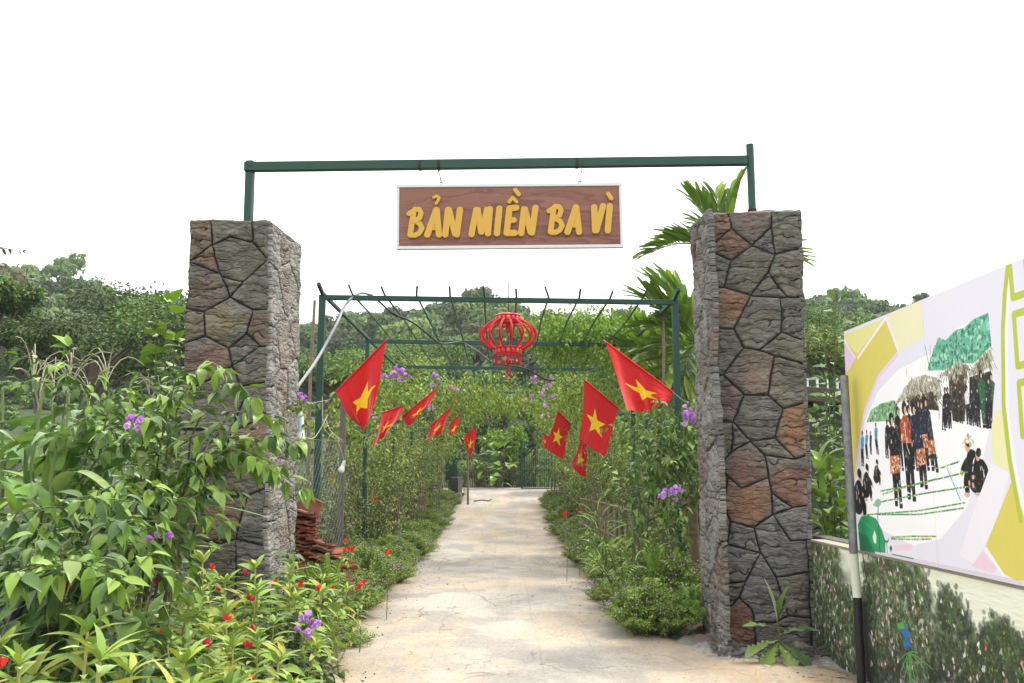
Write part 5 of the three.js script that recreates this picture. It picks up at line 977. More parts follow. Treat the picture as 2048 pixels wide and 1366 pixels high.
  for (const f of fl.slice(0, i % 3 ? 1 : 2)) redFlower(g, g.worldToLocal(V(...f)), 0.026 / k, rnd() < 0.6 ? crimson : scarlet);
});
const ORD = ['nearest', 'second', 'third', 'fourth', 'fifth', 'sixth', 'seventh', 'eighth', 'ninth', 'tenth', 'eleventh', 'twelfth', 'thirteenth', 'fourteenth', 'fifteenth', 'sixteenth', 'seventeenth', 'eighteenth', 'nineteenth', 'twentieth'];
const nth = (i) => i < 20 ? ORD[i] : i < 29 ? 'twenty-' + ['first', ...ORD.slice(1)][i - 20] : i === 29 ? 'thirtieth' : 'thirty-' + ['first', ...ORD.slice(1)][i - 30];

// ---------------------------------------------------------------- maize behind the left wall
function maize(seed, h) {
  rnd = seeded(seed);
  const g = new THREE.Group(), stalk = []; for (let i = 0; i <= 6; i++) stalk.push(V(R(-0.01, 0.01) * i, h * i / 6, R(-0.01, 0.01) * i));
  part('stalk', tube(stalk, 0.016, 0.007, 7), M.greenStem, g);
  const mats = matsOf('maize'); let a = R(0, 6);
  for (let i = 0; i < 10; i++) {
    a += Math.PI + R(-0.5, 0.5); const y = h * (0.3 + 0.062 * i), L = R(0.55, 0.8) * (i > 7 ? 0.75 : 1);
    const m = part('leaf', G.maize[i % 3], pick(mats), g); m.applyMatrix4(leafMatrix({ p: V(0, y, 0), dir: V(Math.cos(a), R(0.8, 1.5), Math.sin(a)), up: V(-Math.cos(a), 0.8, -Math.sin(a)), s: L }));
  }
  const ts = []; for (let k = 0; k < 6; k++) { const b = R(0, 6.3), s = k ? R(0.08, 0.14) : 0.02, y0 = h + R(-0.02, 0.08); ts.push(tube(bez(V(0, y0, 0), V(Math.cos(b) * s * 0.5, y0 + 0.2, Math.sin(b) * s * 0.5), V(Math.cos(b) * s * 1.4, y0 + R(0.06, 0.18), Math.sin(b) * s * 1.4), 5), 0.0028, 0.0018, 4)); }
  part('tassel', merge(ts), std({ color: lin(0.40, 0.37, 0.26), roughness: 0.9 }), g);
  return g;
}
{
  const protos = [maize(31, 1.55), maize(32, 1.45), maize(33, 1.6)];
  [[-2.49, 1.96, -5], [-2.16, 1.89, -4.7], [-2.13, 1.87, -4.5], [-2.63, 2.08, -5.2], [-2.34, 1.97, -4.9], [-2.8, 2.14, -6], [-2.69, 2.19, -6.3], [-2.93, 2.01, -5.2], [-3.19, 2.15, -6.6], [-3.37, 2.2, -6.4], [-3.11, 2.13, -7], [-2.98, 2.23, -7.4], [-2.92, 2.15, -7.9], [-3.83, 2.31, -8.2], [-3.62, 2.39, -8.6], [-3.5, 2.31, -9.2]].sort((a, b) => b[2] - a[2]).forEach((p, i) => {
    const g = protos[i % 3].clone(), h = [1.55, 1.45, 1.6][i % 3], k = clamp(p[1] / (h + 0.1), 0.9, 1.6); g.name = numbered('maize_plant'); g.scale.setScalar(k); g.position.set(p[0], p[1] - (h + 0.1) * k, p[2]); g.rotation.y = i * 2.3; scene.add(g);
    const bare = i < 2 || i % 3 === 2; if (bare) g.remove(g.getObjectByName('tassel'));
    tag(g, nth(i) + (bare ? ' green maize plant from the camera, without a tassel, among the left shrubs' : ' green maize plant from the camera, with a dry tassel, behind the left shrubs'), 'maize', 'maize plants growing behind the left bed');
  });
}
function broadPlant(label, base, tips, geos, palette, len, o = {}) {
  rnd = seeded(o.seed ?? 1);
  const g = thing(o.name ?? 'broad_leaved_plant', label, 'plant', base), B = V(...base), leaves = [], wood = [];
  for (const t of tips) {
    const e = V(...t).sub(B), pts = bez(V(R(-0.05, 0.05), -0.05, R(-0.05, 0.05)), V(e.x * 0.4, e.y * 0.6, e.z * 0.4), e, 7); wood.push(tube(pts, o.r ?? 0.016, 0.006, 6));
    leavesAlong(leaves, pts, { from: o.from ?? 0.4, step: o.step ?? 0.12, len, pair: o.pair ?? 1, out: 1, along: 0.35, hang: o.hang ?? 0.15, stalk: len * 0.3, tuft: 4, young: o.young ?? 0.3 });
  }
  part('stem', merge(wood), o.mat ?? M.greenStem, g); putLeaves(g, leaves, geos, palette, o.own ?? 300);
  return g;
}
broadPlant('tall plant with big pale veined leaves left of the left pillar', [-3.45, 0, -9.6], [[-3.49, 3.21, -9.5], [-3.55, 2.84, -9.4], [-3.38, 2.8, -9.5]], G.broad, 'bright', 0.24, { seed: 41, step: 0.09, from: 0.45 });
broadPlant('leafy plant with upright lanceolate leaves below the tall pale plant', [-3.2, 0, -8.9], [[-3.27, 2.5, -8.7], [-3.14, 2.37, -8.8], [-3.4, 2.36, -8.7], [-3.14, 2.58, -9]], G.mid, 'garlic', 0.16, { seed: 42, step: 0.05 });
broadPlant('leafy plant growing behind the painted wall next to the right pillar', [3.35, 0, -9.6], [[3.42, 3.19, -9.3], [3.29, 2.78, -9.3], [3.58, 2.74, -9.4], [3.28, 2.36, -9.2], [3.11, 1.96, -9.2], [3.46, 2.07, -9.3]], G.mid, 'garlic', 0.21, { seed: 43, step: 0.07, from: 0.3 });
broadPlant('shrub with dark red and green leaves behind the painted wall', [3.3, 0, -9.2], [[3.08, 1.8, -8.9], [3.25, 1.8, -8.9], [3.08, 1.57, -8.8], [3.28, 1.47, -8.9], [3.01, 1.42, -8.9]], G.mid, 'dark', 0.17, { seed: 44, step: 0.06, from: 0.3 });
broadPlant('bright green plant with strap leaves low behind the painted wall', [3.15, 0.1, -8.9], [[3.03, 1.43, -8.6], [2.93, 1.24, -8.6], [3.16, 1.34, -8.6], [3.02, 1.16, -8.5], [2.95, 1.52, -8.7]], G.banana, 'bright', 0.42, { seed: 45, step: 0.1, from: 0.35, hang: -0.2, own: 120 });
broadPlant('big leaved plant in shade behind the wall under the shed', [4.6, 0, -12.5], [[4.13, 2.23, -12], [4.46, 2.17, -12], [4.65, 2.1, -12], [4.38, 2.44, -12.2]], G.broad, 'garlic', 0.24, { seed: 46, step: 0.1, from: 0.3 });
broadPlant('spindly plant with opposite leaves rising in front of the right hedge', [1.52, 0.1, -9.9], [[1.37, 1.7, -9.6], [1.11, 1.57, -9.8], [1.56, 1.83, -9.8], [1.26, 1.42, -9.6]], G.mid, 'garlic', 0.14, { seed: 47, step: 0.08, pair: 2, hang: 0.45, from: 0.5 });
broadPlant('plant with broad pale leaves at the right path edge behind the fern', [1.3, 0.05, -10.1], [[1.1, 0.72, -9.8], [0.98, 0.59, -9.9], [1.24, 0.69, -9.9], [1.31, 0.56, -9.7], [0.93, 0.8, -10.2]], G.mid, 'bright', 0.12, { seed: 48, step: 0.05, from: 0.2 });
broadPlant('thin plant with grassy pale blades before the right picket fence', [1.25, 0.1, -11.2], [[1.12, 0.94, -11], [1.06, 0.83, -11], [1.21, 0.89, -11]], G.blade, 'bright', 0.35, { seed: 49, step: 0.05, from: 0.1, hang: -0.5, mat: M.greenStem });
broadPlant('round leaved plant in the middle of the far end thicket', [-0.15, rise(33.5), -34.2], [[-0.53, 2.56, -33.6], [-0.25, 2.2, -33.6], [0.02, 2.29, -33.8], [-0.79, 1.75, -33.6], [0.29, 1.75, -33.6]], G.broad, 'bright', 0.45, { seed: 50, step: 0.25, from: 0.3, own: 60 });

// ---------------------------------------------------------------- hedges, border plants, vines: small leaves
function bush(seed, o) {         // stems and twigs fanning from the foot, small leaves on the outer part
  rnd = seeded(seed);
  const g = new THREE.Group(), leaves = [], wood = [];
  for (let s = 0; s < o.stems; s++) {
    const a = R(0, 6.3), k = Math.sqrt(rnd()), e = V(Math.cos(a) * o.rx * k, o.h * (o.dome ? 0.9 + 0.14 * rnd() : 0.62 + 0.4 * rnd()) * (1 - (o.dome ? 0.55 : 0.3) * k * k), Math.sin(a) * o.rz * k), b = V(e.x * 0.25, 0, e.z * 0.25);
    const pts = bez(b, V(lerp(b.x, e.x, 0.35), e.y * 0.6, lerp(b.z, e.z, 0.35)).add(V(R(-0.08, 0.08), 0, R(-0.08, 0.08))), e, 6); wood.push(tube(pts, o.r ?? 0.008, 0.003, 4));
    leavesAlong(leaves, pts, { ...o, from: o.from ?? 0.35 });
    const c = new THREE.CatmullRomCurve3(pts);
    for (let i = 0; i < o.twigs; i++) {
      const p = c.getPointAt(R(o.low ?? 0.25, 1)), q = p.clone().addScaledVector(dirIn(0.35), R(0.5, 1) * (o.twigLen ?? 0.3)), tw = bez(p, p.clone().lerp(q, 0.5).add(V(0, 0.03, 0)), q, 3);
      if (i % 2 === 0) wood.push(tube(tw, 0.003, 0.0015, 3, false)); leavesAlong(leaves, tw, { ...o, from: 0.15 });
    }
  }
  part('stem', merge(wood), o.wood ?? M.twig, g);
  putLeaves(g, leaves, o.geos, o.palette, 0, 'foliage', o.mat ?? dullLeafMat);
  if (o.bloom) { const im = new THREE.InstancedMesh(ruffle, o.bloom, o.blooms); for (let i = 0; i < o.blooms; i++) { const a = R(0, 6.3), k = Math.sqrt(rnd()); im.setMatrixAt(i, mtx.makeScale(0.008, 0.008, 0.008).setPosition(Math.cos(a) * o.rx * k * 1.05, o.h * (1.02 - 0.4 * k * k) * R(0.85, 1.03), Math.sin(a) * o.rz * k * 1.05)); } im.name = 'blossoms'; im.userData.kind = 'stuff'; g.add(im); }
  return g;
}
function place(proto, name, label, category, group, p, k, turn, ky = k) { const g = proto.clone(); g.name = numbered(name); g.position.set(...p); g.scale.set(k, ky, k); g.rotation.y = turn; scene.add(g); return tag(g, label, category, group); }
{
  const o = { stems: 100, twigs: 9, twigLen: 0.12, h: 0.46, rx: 0.44, rz: 0.46, step: 0.017, len: 0.034, pair: 2, turn: 1.57, out: 0.9, along: 0.6, hang: -0.1, tuft: 4, geos: G.fine, palette: 'cuphea', from: 0.25, bloom: lilac, blooms: 90, r: 0.004, dome: true };
  const protos = [bush(51, o), bush(52, { ...o, rx: 0.5, h: 0.42 }), bush(53, { ...o, h: 0.55, rx: 0.36 })];
  rnd = seeded(54);
  // left border, from the tile heap away from the camera, then the right border
  const rows = [[], [], [], [], []];
  for (let d = 7.6; d < 29; d += 0.62 + d * 0.012) rows[0].push([-1.72 + R(-0.08, 0.1) + (d < 9 ? 0.12 : 0), d]);
  for (let d = 9.9; d < 24; d += 0.62 + d * 0.012) rows[1].push([-2.12 + R(-0.1, 0.1), d + R(-0.1, 0.1)]);
  for (let d = 10.4; d < 20; d += 0.85) rows[4].push([-2.48 + R(-0.08, 0.08), d + R(-0.1, 0.1)]);
  for (let d = 9.6; d < 28; d += 0.62 + d * 0.012) rows[2].push([1.5 + R(-0.08, 0.1), d]);
  for (let d = 10; d < 20; d += 0.8) rows[3].push([1.9 + R(-0.1, 0.1), d + R(-0.1, 0.1)]);
  const says = ['in the row touching the left edge of the path', 'in the row behind the left path-edge row', 'in the row touching the right edge of the path', 'in the row behind the right path-edge row', 'in the third row from the path under the left hedge'];
  rows.forEach((row, r) => row.forEach(([x, d], i) => place(protos[(i + r) % 3], 'border_plant', nth(i) + ' low fine-leaved border plant ' + says[r], 'border plant', 'border plants along the path', [x, groundAt(x, -d) - 0.02, -d], R(0.95, 1.25), R(0, 6), R(1.0, 1.3) * (d < 9 && r === 0 ? 0.75 : 1))));
  [[1.38, 8.75, 1.0, 1.15, 'big rounded fine-leaved plant spilling onto the path at the right pillar'], [1.68, 9.15, 1.05, 1.3, 'fine-leaved plant leaning on the left side of the right pillar'], [1.42, 9.3, 0.95, 1.05, 'fine-leaved plant behind the big rounded one at the right pillar']].forEach(([x, d, k, ky, label], i) => place(protos[(i + 1) % 3], 'border_plant', label, 'border plant', undefined, [x, -0.03, -d], k, i * 2.1, ky));
}
{
  const o = { stems: 16, twigs: 7, twigLen: 0.42, h: 2.0, rx: 0.5, rz: 0.7, step: 0.046, len: 0.074, out: 0.9, along: 0.5, tuft: 4, geos: G.small, palette: 'hedge', from: 0.3, low: 0.15, r: 0.01, mat: leafMat };
  const protos = [bush(61, o), bush(62, { ...o, h: 1.8, palette: 'garlic', len: 0.07 }), bush(63, { ...o, stems: 14, h: 2.15 }), bush(64, { ...o, h: 2.3, stems: 20, palette: 'vine', twigs: 8 })];
  rnd = seeded(65);
  const L = [], Rr = [];
  for (let d = 9.9; d < 29; d += 0.95) { L.push([-2.62 + R(-0.12, 0.16), d]); Rr.push([2.35 + R(-0.2, 0.1), d + 0.3]); }
  for (let d = 15; d < 29; d += 1.3) { L.push([-2.15 + R(-0.1, 0.15), d]); Rr.push([1.95 + R(-0.1, 0.1), d + 0.4]); }
  const put = (list, side, o) => list.sort((a, b) => a[1] - b[1]).forEach(([x, d], i) => { const k = (d < 12 ? 0.98 : d < 15 ? 1.1 : 1.18) * R(0.88, 1.08); place(protos[d > 15 && i % 3 ? 3 : i % 3], 'hedge_shrub', nth(i) + ' small-leaved hedge shrub along the ' + side + ' of the pergola, counted from the gate', 'shrub', side === 'left' ? 'hedge shrubs in the left row' : 'hedge shrubs in the right row', [x, groundAt(x, -d) - 0.02, -d], 0.95, R(0, 6), k); });
  put(L, 'left'); put(Rr, 'right');
  // undergrowth that closes the view under the trees at the far end
  [[-1.0, 34.6], [-0.55, 35.4], [-0.1, 34.9], [0.35, 35.3], [0.65, 34.7], [1.1, 35.6], [1.6, 35], [-1.5, 35.2], [2.1, 35.4], [-2.1, 34.6], [-0.3, 36.2], [0.9, 36.6], [-0.8, 36.8], [0.3, 37]].sort((a, b) => a[0] - b[0]).forEach(([x, d], i) => place(protos[i % 4], 'undergrowth_shrub', (i ? nth(i) : 'first') + ' shrub from the left in the undergrowth closing the far path end', 'shrub', 'undergrowth at the far end of the path', [x, rise(d) - 0.05, -d], 1.1, i * 1.3, R(0.55, 0.85)));
}
// vines over the pergola: hanging strands and mounds of leaves on the rods
function vine(label, seeds, foot, boxes, flowers, palette = 'vine') {
  rnd = seeded(seeds);
  const c0 = boxes[0], base = [foot[0], 0, foot[1]], g = thing('climbing_vine', label, 'vine', base), leaves = [], wood = [], B = V(...base);
  wood.push(tube(curve([[0, groundAt(base[0], base[2]) - 0.05, 0], [0.03, 1, 0.04], [-0.03, 2.1, -0.02], [0, Math.max(2.5, c0[1]), 0]], 16), 0.018, 0.008, 6));
  for (const [x, y, z, rx, ry, rz, n, hang] of boxes) for (let i = 0; i < n; i++) {
    const a = R(0, 6.3), k = Math.cbrt(rnd()), q = V(x + rx * k * Math.cos(a), y + ry * R(-1, 1) * (0.6 + 0.4 * fbm(x + Math.cos(a) * 2, i * 0.03, seeds, 2)), z + rz * k * Math.sin(a)).sub(B);
    if (fbm(q.x * 1.6 + seeds, q.z * 1.2 + q.y * 1.5, seeds, 3) < 0.40) continue;
    const d = dirIn(0.1), e = q.clone().addScaledVector(d, R(0.2, 0.5)); e.y -= R(0, hang ?? 0.3);
    const tw = bez(q, q.clone().lerp(e, 0.5).add(V(0, 0.1, 0)), e, 4); if (i % 3 === 0) wood.push(tube(tw, 0.003, 0.002, 3, false));
    leavesAlong(leaves, tw, { from: 0, step: 0.06, len: 0.1, out: 0.9, along: 0.5, hang: 0.3, tuft: 3, young: 0.4 });
  }
  part('stem', merge(wood), M.twig, g); putLeaves(g, leaves, G.mid, palette, 0, 'foliage', dullLeafMat);
  for (const f of flowers ?? []) blossoms(g, V(f[0], f[1], f[2]).sub(B), f[3] ?? 6, f[4] ?? 0.04, f[5] ?? purple, lilac, 0.08);
  return g;
}
vine('bright vine heaped on the right side of the pergola roof', 71, [2.2, -15.2], [[1.75, 3.85, -15.8, 0.95, 0.36, 1.4, 420, 0.35], [1.15, 3.95, -16.0, 0.75, 0.3, 1.2, 300, 0.4], [2.0, 3.1, -15.5, 0.45, 0.7, 1.3, 150, 0.5], [0.75, 3.68, -16.2, 0.35, 0.12, 0.8, 60, 0.5]], [[1.32, 3.71, -15.5, 3, 0.03, lilac], [1.13, 3.49, -16.5, 4, 0.035, pinkish], [1.49, 3.54, -15.5, 3, 0.03, pinkish]], 'bright');
vine('vine with lilac blossoms covering the middle of the pergola roof', 72, [-2.3, -21.6], [[0.2, 3.5, -21.8, 1.9, 0.34, 1.6, 330, 0.7], [-1.4, 3.25, -21.5, 0.8, 0.5, 1.6, 170, 0.6], [1.4, 3.25, -20.5, 0.7, 0.6, 1.6, 220, 0.6], [-0.1, 3.2, -22.4, 1.7, 0.2, 0.4, 130, 0.4]], [[-1.44, 3.33, -19.8, 5, 0.05], [-1.12, 3.26, -19.8, 5, 0.04, pinkish], [0.65, 3.4, -19.4, 5, 0.05], [0.8, 3.1, -19.4, 4, 0.05], [0.92, 3.19, -18.6, 4, 0.05], [0.81, 2.81, -18.6, 4, 0.045], [0.85, 2.64, -18.4, 3, 0.045, pinkish], [0.59, 2.98, -19, 4, 0.045], [-0.91, 3.26, -20, 4, 0.04, M.white]]);
vine('vine with purple flower heads climbing at the left pergola posts', 73, [-2.3, -14.2], [[-1.95, 2.75, -14.2, 0.35, 0.35, 0.8, 110, 0.4], [-2.1, 2.3, -13.4, 0.35, 0.5, 0.8, 90, 0.4], [-1.85, 3.1, -16.8, 0.5, 0.35, 1.2, 120, 0.4]], [[-1.48, 2.89, -13.2, 9, 0.05], [-1.38, 2.84, -13.2, 5, 0.045], [-1.66, 2.82, -13.2, 5, 0.045], [-1.18, 3.1, -16, 5, 0.045], [-1.15, 2.56, -15, 6, 0.04], [-1.81, 2.21, -13, 3, 0.03, M.white]]);
vine('vine drooping from the right hedge over the bamboo post with purple flowers', 74, [2.1, -10.2], [[1.88, 2.0, -10.2, 0.3, 0.3, 0.6, 90, 0.5], [1.75, 1.75, -9.6, 0.28, 0.35, 0.35, 80, 0.6], [1.7, 1.35, -9.4, 0.22, 0.35, 0.3, 45, 0.8]], [[1.59, 1.27, -9, 9, 0.035], [1.67, 1.3, -9, 5, 0.035], [1.8, 1.99, -8.9, 9, 0.04], [1.82, 2.06, -8.9, 5, 0.035]], 'garlic');
vine('vine with dense leaves hanging behind the right flags', 75, [2.1, -18], [[1.55, 2.6, -17.5, 0.5, 0.6, 1.5, 230, 0.5], [1.4, 2.0, -19, 0.45, 0.7, 1.5, 200, 0.5]], [[0.92, 2.8, -16.8, 4, 0.045, pinkish], [0.87, 3.18, -17, 4, 0.05]]);
vine('wispy vine around the left pillar corner holding a purple flower', 76, [-2.35, -9.6], [[-1.98, 2.1, -9.1, 0.1, 0.12, 0.1, 8, 0.3], [-2.3, 1.9, -10.2, 0.3, 0.4, 0.5, 40, 0.4]], [[-1.94, 2.19, -8.95, 9, 0.028]], 'hedge');
vine('leafy vine on the far trellis arch', 77, [1.9, -27], [[-0.9, 3.6, -27.5, 1.2, 0.4, 1.3, 200, 0.35], [0.9, 3.6, -27.5, 1.2, 0.4, 1.3, 200, 0.35], [-1.5, 2.6, -25, 0.4, 0.8, 1.5, 160, 0.6], [1.5, 2.6, -25, 0.4, 0.8, 1.5, 160, 0.6]], []);

// red flowers in the borders
{
  rnd = seeded(79);
  const put = (p, label, n, m) => { const g = thing('red_flower_plant', label, 'flower', [p[0], groundAt(p[0], p[2]), p[2]]), y = p[1] - g.position.y; part('stem', tube([V(0, 0, 0), V(0.01, y * 0.6, 0.01), V(0, y, 0)], 0.005, 0.003, 5), M.greenStem, g); for (let i = 0; i < n; i++) redFlower(g, V(R(-0.03, 0.03), y + R(-0.05, 0.04), R(-0.03, 0.03)), 0.028, m); const lv = []; for (let i = 0; i < 10; i++) lv.push({ p: V(0, y * R(0.4, 0.95), 0), dir: dirIn(0.2), up: V(0, 1, 0), s: 0.07 }); putLeaves(g, lv, G.mid, 'hedge', 10); };
  put([-1.39, 0.83, -8.6], 'bright red flower standing by the path right of the tile heap', 4, scarlet);
  put([-1.16, 0.73, -9.6], 'small red flower in the left border behind the nearer red one', 2, scarlet);
  put([-1.17, 0.59, -7.9], 'pair of small red flowers at the left path edge', 2, scarlet);
  put([0.89, 0.91, -13], 'orange-red flower in the right border at the picket fence', 3, scarlet);
  put([1.1, 0.96, -13.4], 'orange-red flower just right of another in the right border', 2, scarlet);
  put([-1.76, 1.13, -13], 'red flower in shade among the left hedge stems', 2, scarlet);
}

// ---------------------------------------------------------------- areca palms behind the right pillar
function palmFrond(pts, o) {      // a rib with broad blunt leaflets along both sides
  const c = new THREE.CatmullRomCurve3(pts), n = o.n ?? 16, leaflets = [];
  for (let i = 0; i < n; i++) for (const s of [-1, 1]) {
    const t = lerp(o.from ?? 0.25, 1, (i + R(0, 0.4)) / n), p = c.getPointAt(Math.min(1, t)), T = c.getTangentAt(Math.min(1, t)), side = V(0, 0, 0).crossVectors(T, V(0, 1, 0)).normalize().multiplyScalar(s), up = V(0, 0, 0).crossVectors(T, side).multiplyScalar(-s);
    const d = side.multiplyScalar(0.6).addScaledVector(T, 0.7 + t * 0.6).add(V(R(-0.1, 0.1), R(0.25, 0.6), R(-0.1, 0.1)));
    leaflets.push({ p, dir: d, up: V(0, 1, 0).addScaledVector(side, -0.3), s: o.len * (0.65 + 0.5 * Math.sin(t * 2.8)) * R(0.85, 1.1), w: R(0.8, 1.2) });
  }
  return { rib: tube(c.getPoints(10), 0.016, 0.004, 5), leaflets };
}
const leafletGeos = [leafGeo(0.19, 'blunt', 0.12, 0.5, 4), leafGeo(0.14, 'blunt', 0.05, 0.5, 4), leafGeo(0.15, 'lance', 0.18, 0.5, 4)];
function palm(label, base, crown, fronds, o) {
  rnd = seeded(o.seed);
  const g = thing('areca_palm', label, 'palm', base), B = V(...base), c = V(...crown).sub(B), mats = matsOf('palm');
  part('trunk', tube([V(0, -0.1, 0), V(c.x * 0.4, c.y * 0.5, c.z * 0.4), c.clone()], 0.06, 0.045, 9), std({ color: lin(0.17, 0.2, 0.09), roughness: 0.7, map: grainColor }), g);
  for (const f of fronds) {
    const e = V(...f).sub(B), ctrl = c.clone().lerp(e, 0.5).add(V(0, 0.3 * e.distanceTo(c), 0)), fr = palmFrond(bez(c, ctrl, e, 8), { len: o.len, n: o.n, from: 0.22 });
    const r = part('frond', fr.rib, M.greenStem, g);
    fr.leaflets.forEach((l) => { const m = part('leaflet', pick(leafletGeos), pick(mats), r); m.applyMatrix4(leafMatrix(l)); });
  }
  return g;
}
palm('tallest areca palm rising behind the top of the right pillar', [2.75, 0, -12], [2.96, 4.36, -12], [[3.16, 5.29, -12], [2.93, 5.31, -12.3], [2.53, 5.08, -11.9], [1.95, 4.35, -11.9], [2.26, 4.62, -12.5], [2.77, 4.93, -12.6], [3.9, 4.33, -12]], { seed: 81, len: 0.4, n: 20 });
palm('shorter areca palm between the right pillar and the pergola post', [2.5, 0, -12.8], [2.73, 3.26, -12.8], [[1.98, 3.86, -12.6], [2.41, 4.16, -13], [1.99, 3.39, -12.3], [1.89, 3.02, -12.6], [2.2, 2.73, -12.4], [2.73, 3.98, -13.2], [2.99, 3.76, -12.8], [2.31, 3.52, -12.2], [2.19, 4.31, -13.4], [2.39, 2.46, -12.4]], { seed: 82, len: 0.5, n: 14 });
palm('areca palm with yellowing fronds low behind the right pergola corner', [2.35, 0, -14.5], [2.57, 2.94, -14.5], [[1.99, 3.77, -14.2], [1.8, 3.51, -14.6], [2.19, 3.42, -14], [2.65, 3.72, -14.4], [2.99, 3.37, -14.2], [2.78, 2.66, -14], [2.1, 2.73, -14]], { seed: 83, len: 0.48, n: 13 });

// ---------------------------------------------------------------- ferns, weed, pot and litter at the path edge
function fern(label, base, tips, seed) {
  rnd = seeded(seed);
  const g = thing('fern', label, 'fern', base), B = V(...base), mats = matsOf('bright');
  for (const t of tips) {
    const e = V(...t).sub(B), pts = bez(V(0, 0, 0), V(e.x * 0.4, Math.max(e.y, 0.1) * 1.5 + 0.08, e.z * 0.4), e, 8), c = new THREE.CatmullRomCurve3(pts), l = [tube(pts, 0.003, 0.0012, 4, false)];
    for (let i = 2; i < 22; i++) for (const s of [-1, 1]) { const k = i / 22, p = c.getPointAt(k), T = c.getTangentAt(k), d = V(0, 0, 0).crossVectors(T, V(0, 1, 0)).multiplyScalar(s).addScaledVector(T, 0.35); l.push(G.fine[0].clone().applyMatrix4(leafMatrix({ p, dir: d, up: V(0, 1, 0), s: 0.085 * Math.sin(Math.PI * Math.pow(1 - k, 0.6)) + 0.012, w: 0.9 }))); }
    part('frond', merge(l), pick(mats), g);
  }
}
fern('light green fern arching between the border plants left of the right pillar', [1.48, 0.2, -9.15], [[1.34, 0.76, -9], [1.56, 0.72, -9], [1.14, 0.55, -8.8], [1.08, 0.38, -8.7], [1.34, 0.46, -8.6], [1.61, 0.59, -8.9], [1.3, 0.65, -9.2]], 91);
fern('small fern at the foot of the right pillar', [1.76, 0.15, -8.75], [[1.68, 0.3, -8.5], [1.75, 0.25, -8.4], [1.64, 0.4, -8.6], [1.79, 0.38, -8.7]], 92);
fern('fern in the left border below the tile heap', [-1.55, 0.15, -8.6], [[-1.52, 0.6, -8.4], [-1.36, 0.65, -8.5], [-1.39, 0.54, -8.2], [-1.67, 0.66, -8.7], [-1.72, 0.59, -8.5]], 93);
{
  rnd = seeded(94);
  const g = thing('weed', 'lone lobed-leaf weed growing at the foot of the right stone pillar', 'weed', [2.17, 0.07, -7.5]), mats = matsOf('garlic');
  const lobed = (() => {       // a leaf outline with backward pointing teeth, bent along its length
    const sh = new THREE.Shape(), n = 5; const R1 = [], L1 = [];
    for (let i = 0; i < n; i++) { const t = 0.18 + i / n * 0.62; R1.push([0.05 + 0.02 * i, t], [0.13 + 0.022 * i, t + 0.03], [0.07 + 0.02 * i, t + 0.11]); }
    sh.moveTo(0.012, 0); R1.forEach(([x, y]) => sh.lineTo(x, y)); sh.lineTo(0.1, 0.93); sh.lineTo(0, 1.02); sh.lineTo(-0.1, 0.93); R1.slice().reverse().forEach(([x, y]) => sh.lineTo(-x, y + 0.02)); sh.lineTo(-0.012, 0);
    const q = new THREE.ShapeGeometry(sh), p = q.attributes.position; for (let i = 0; i < p.count; i++) { const x = p.getX(i), t = p.getY(i); p.setXYZ(i, x, -0.25 * t * t + Math.abs(x) * 0.35 + 0.02 * Math.sin(t * 20), t * 0.95); } q.computeVertexNormals(); return q;
  })();
  part('stem', tube([V(0, 0, 0), V(0.01, 0.15, 0.01), V(-0.005, 0.31, 0.0)], 0.009, 0.005, 7), std({ color: lin(0.12, 0.1, 0.05), roughness: 0.7 }), g);
  const leaf = (y, d, s, geo = lobed) => part('leaf', geo, pick(mats), g).applyMatrix4(leafMatrix({ p: V(0, y, 0), dir: V(...d), up: V(0, 1, 0.1), s }));
  leaf(0.2, [-0.9, 0.35, 0.2], 0.30); leaf(0.16, [0.95, 0.35, 0.1], 0.34); leaf(0.12, [-0.85, -0.1, 0.35], 0.34); leaf(0.10, [-0.55, -0.35, 0.6], 0.33); leaf(0.10, [0.15, -0.35, 0.8], 0.33); leaf(0.12, [0.6, -0.35, 0.7], 0.36); leaf(0.14, [0.3, 0.4, 0.4], 0.2);
  const sword = leafGeo(0.32, 'lance', 0.12, 0.3, 6); leaf(0.26, [-0.16, 1, 0.05], 0.38, sword); leaf(0.28, [0.22, 1, 0.08], 0.28, sword); leaf(0.27, [0.45, 0.8, 0.1], 0.24, sword);
}
{
  const g = thing('flower_pot', 'small red-brown clay pot half hidden at the right edge of the path', 'pot', [1.2, 0.02, -10.6]);
  const clay = std({ color: lin(0.36, 0.10, 0.05), roughness: 0.9, map: grainColor });
  part('pot', new THREE.LatheGeometry([[0.0, 0.01], [0.07, 0.01], [0.1, 0.13], [0.115, 0.13], [0.115, 0.165], [0.095, 0.165], [0.09, 0.12], [0, 0.12]].map((p) => new THREE.Vector2(...p)), 20), clay, g);
}
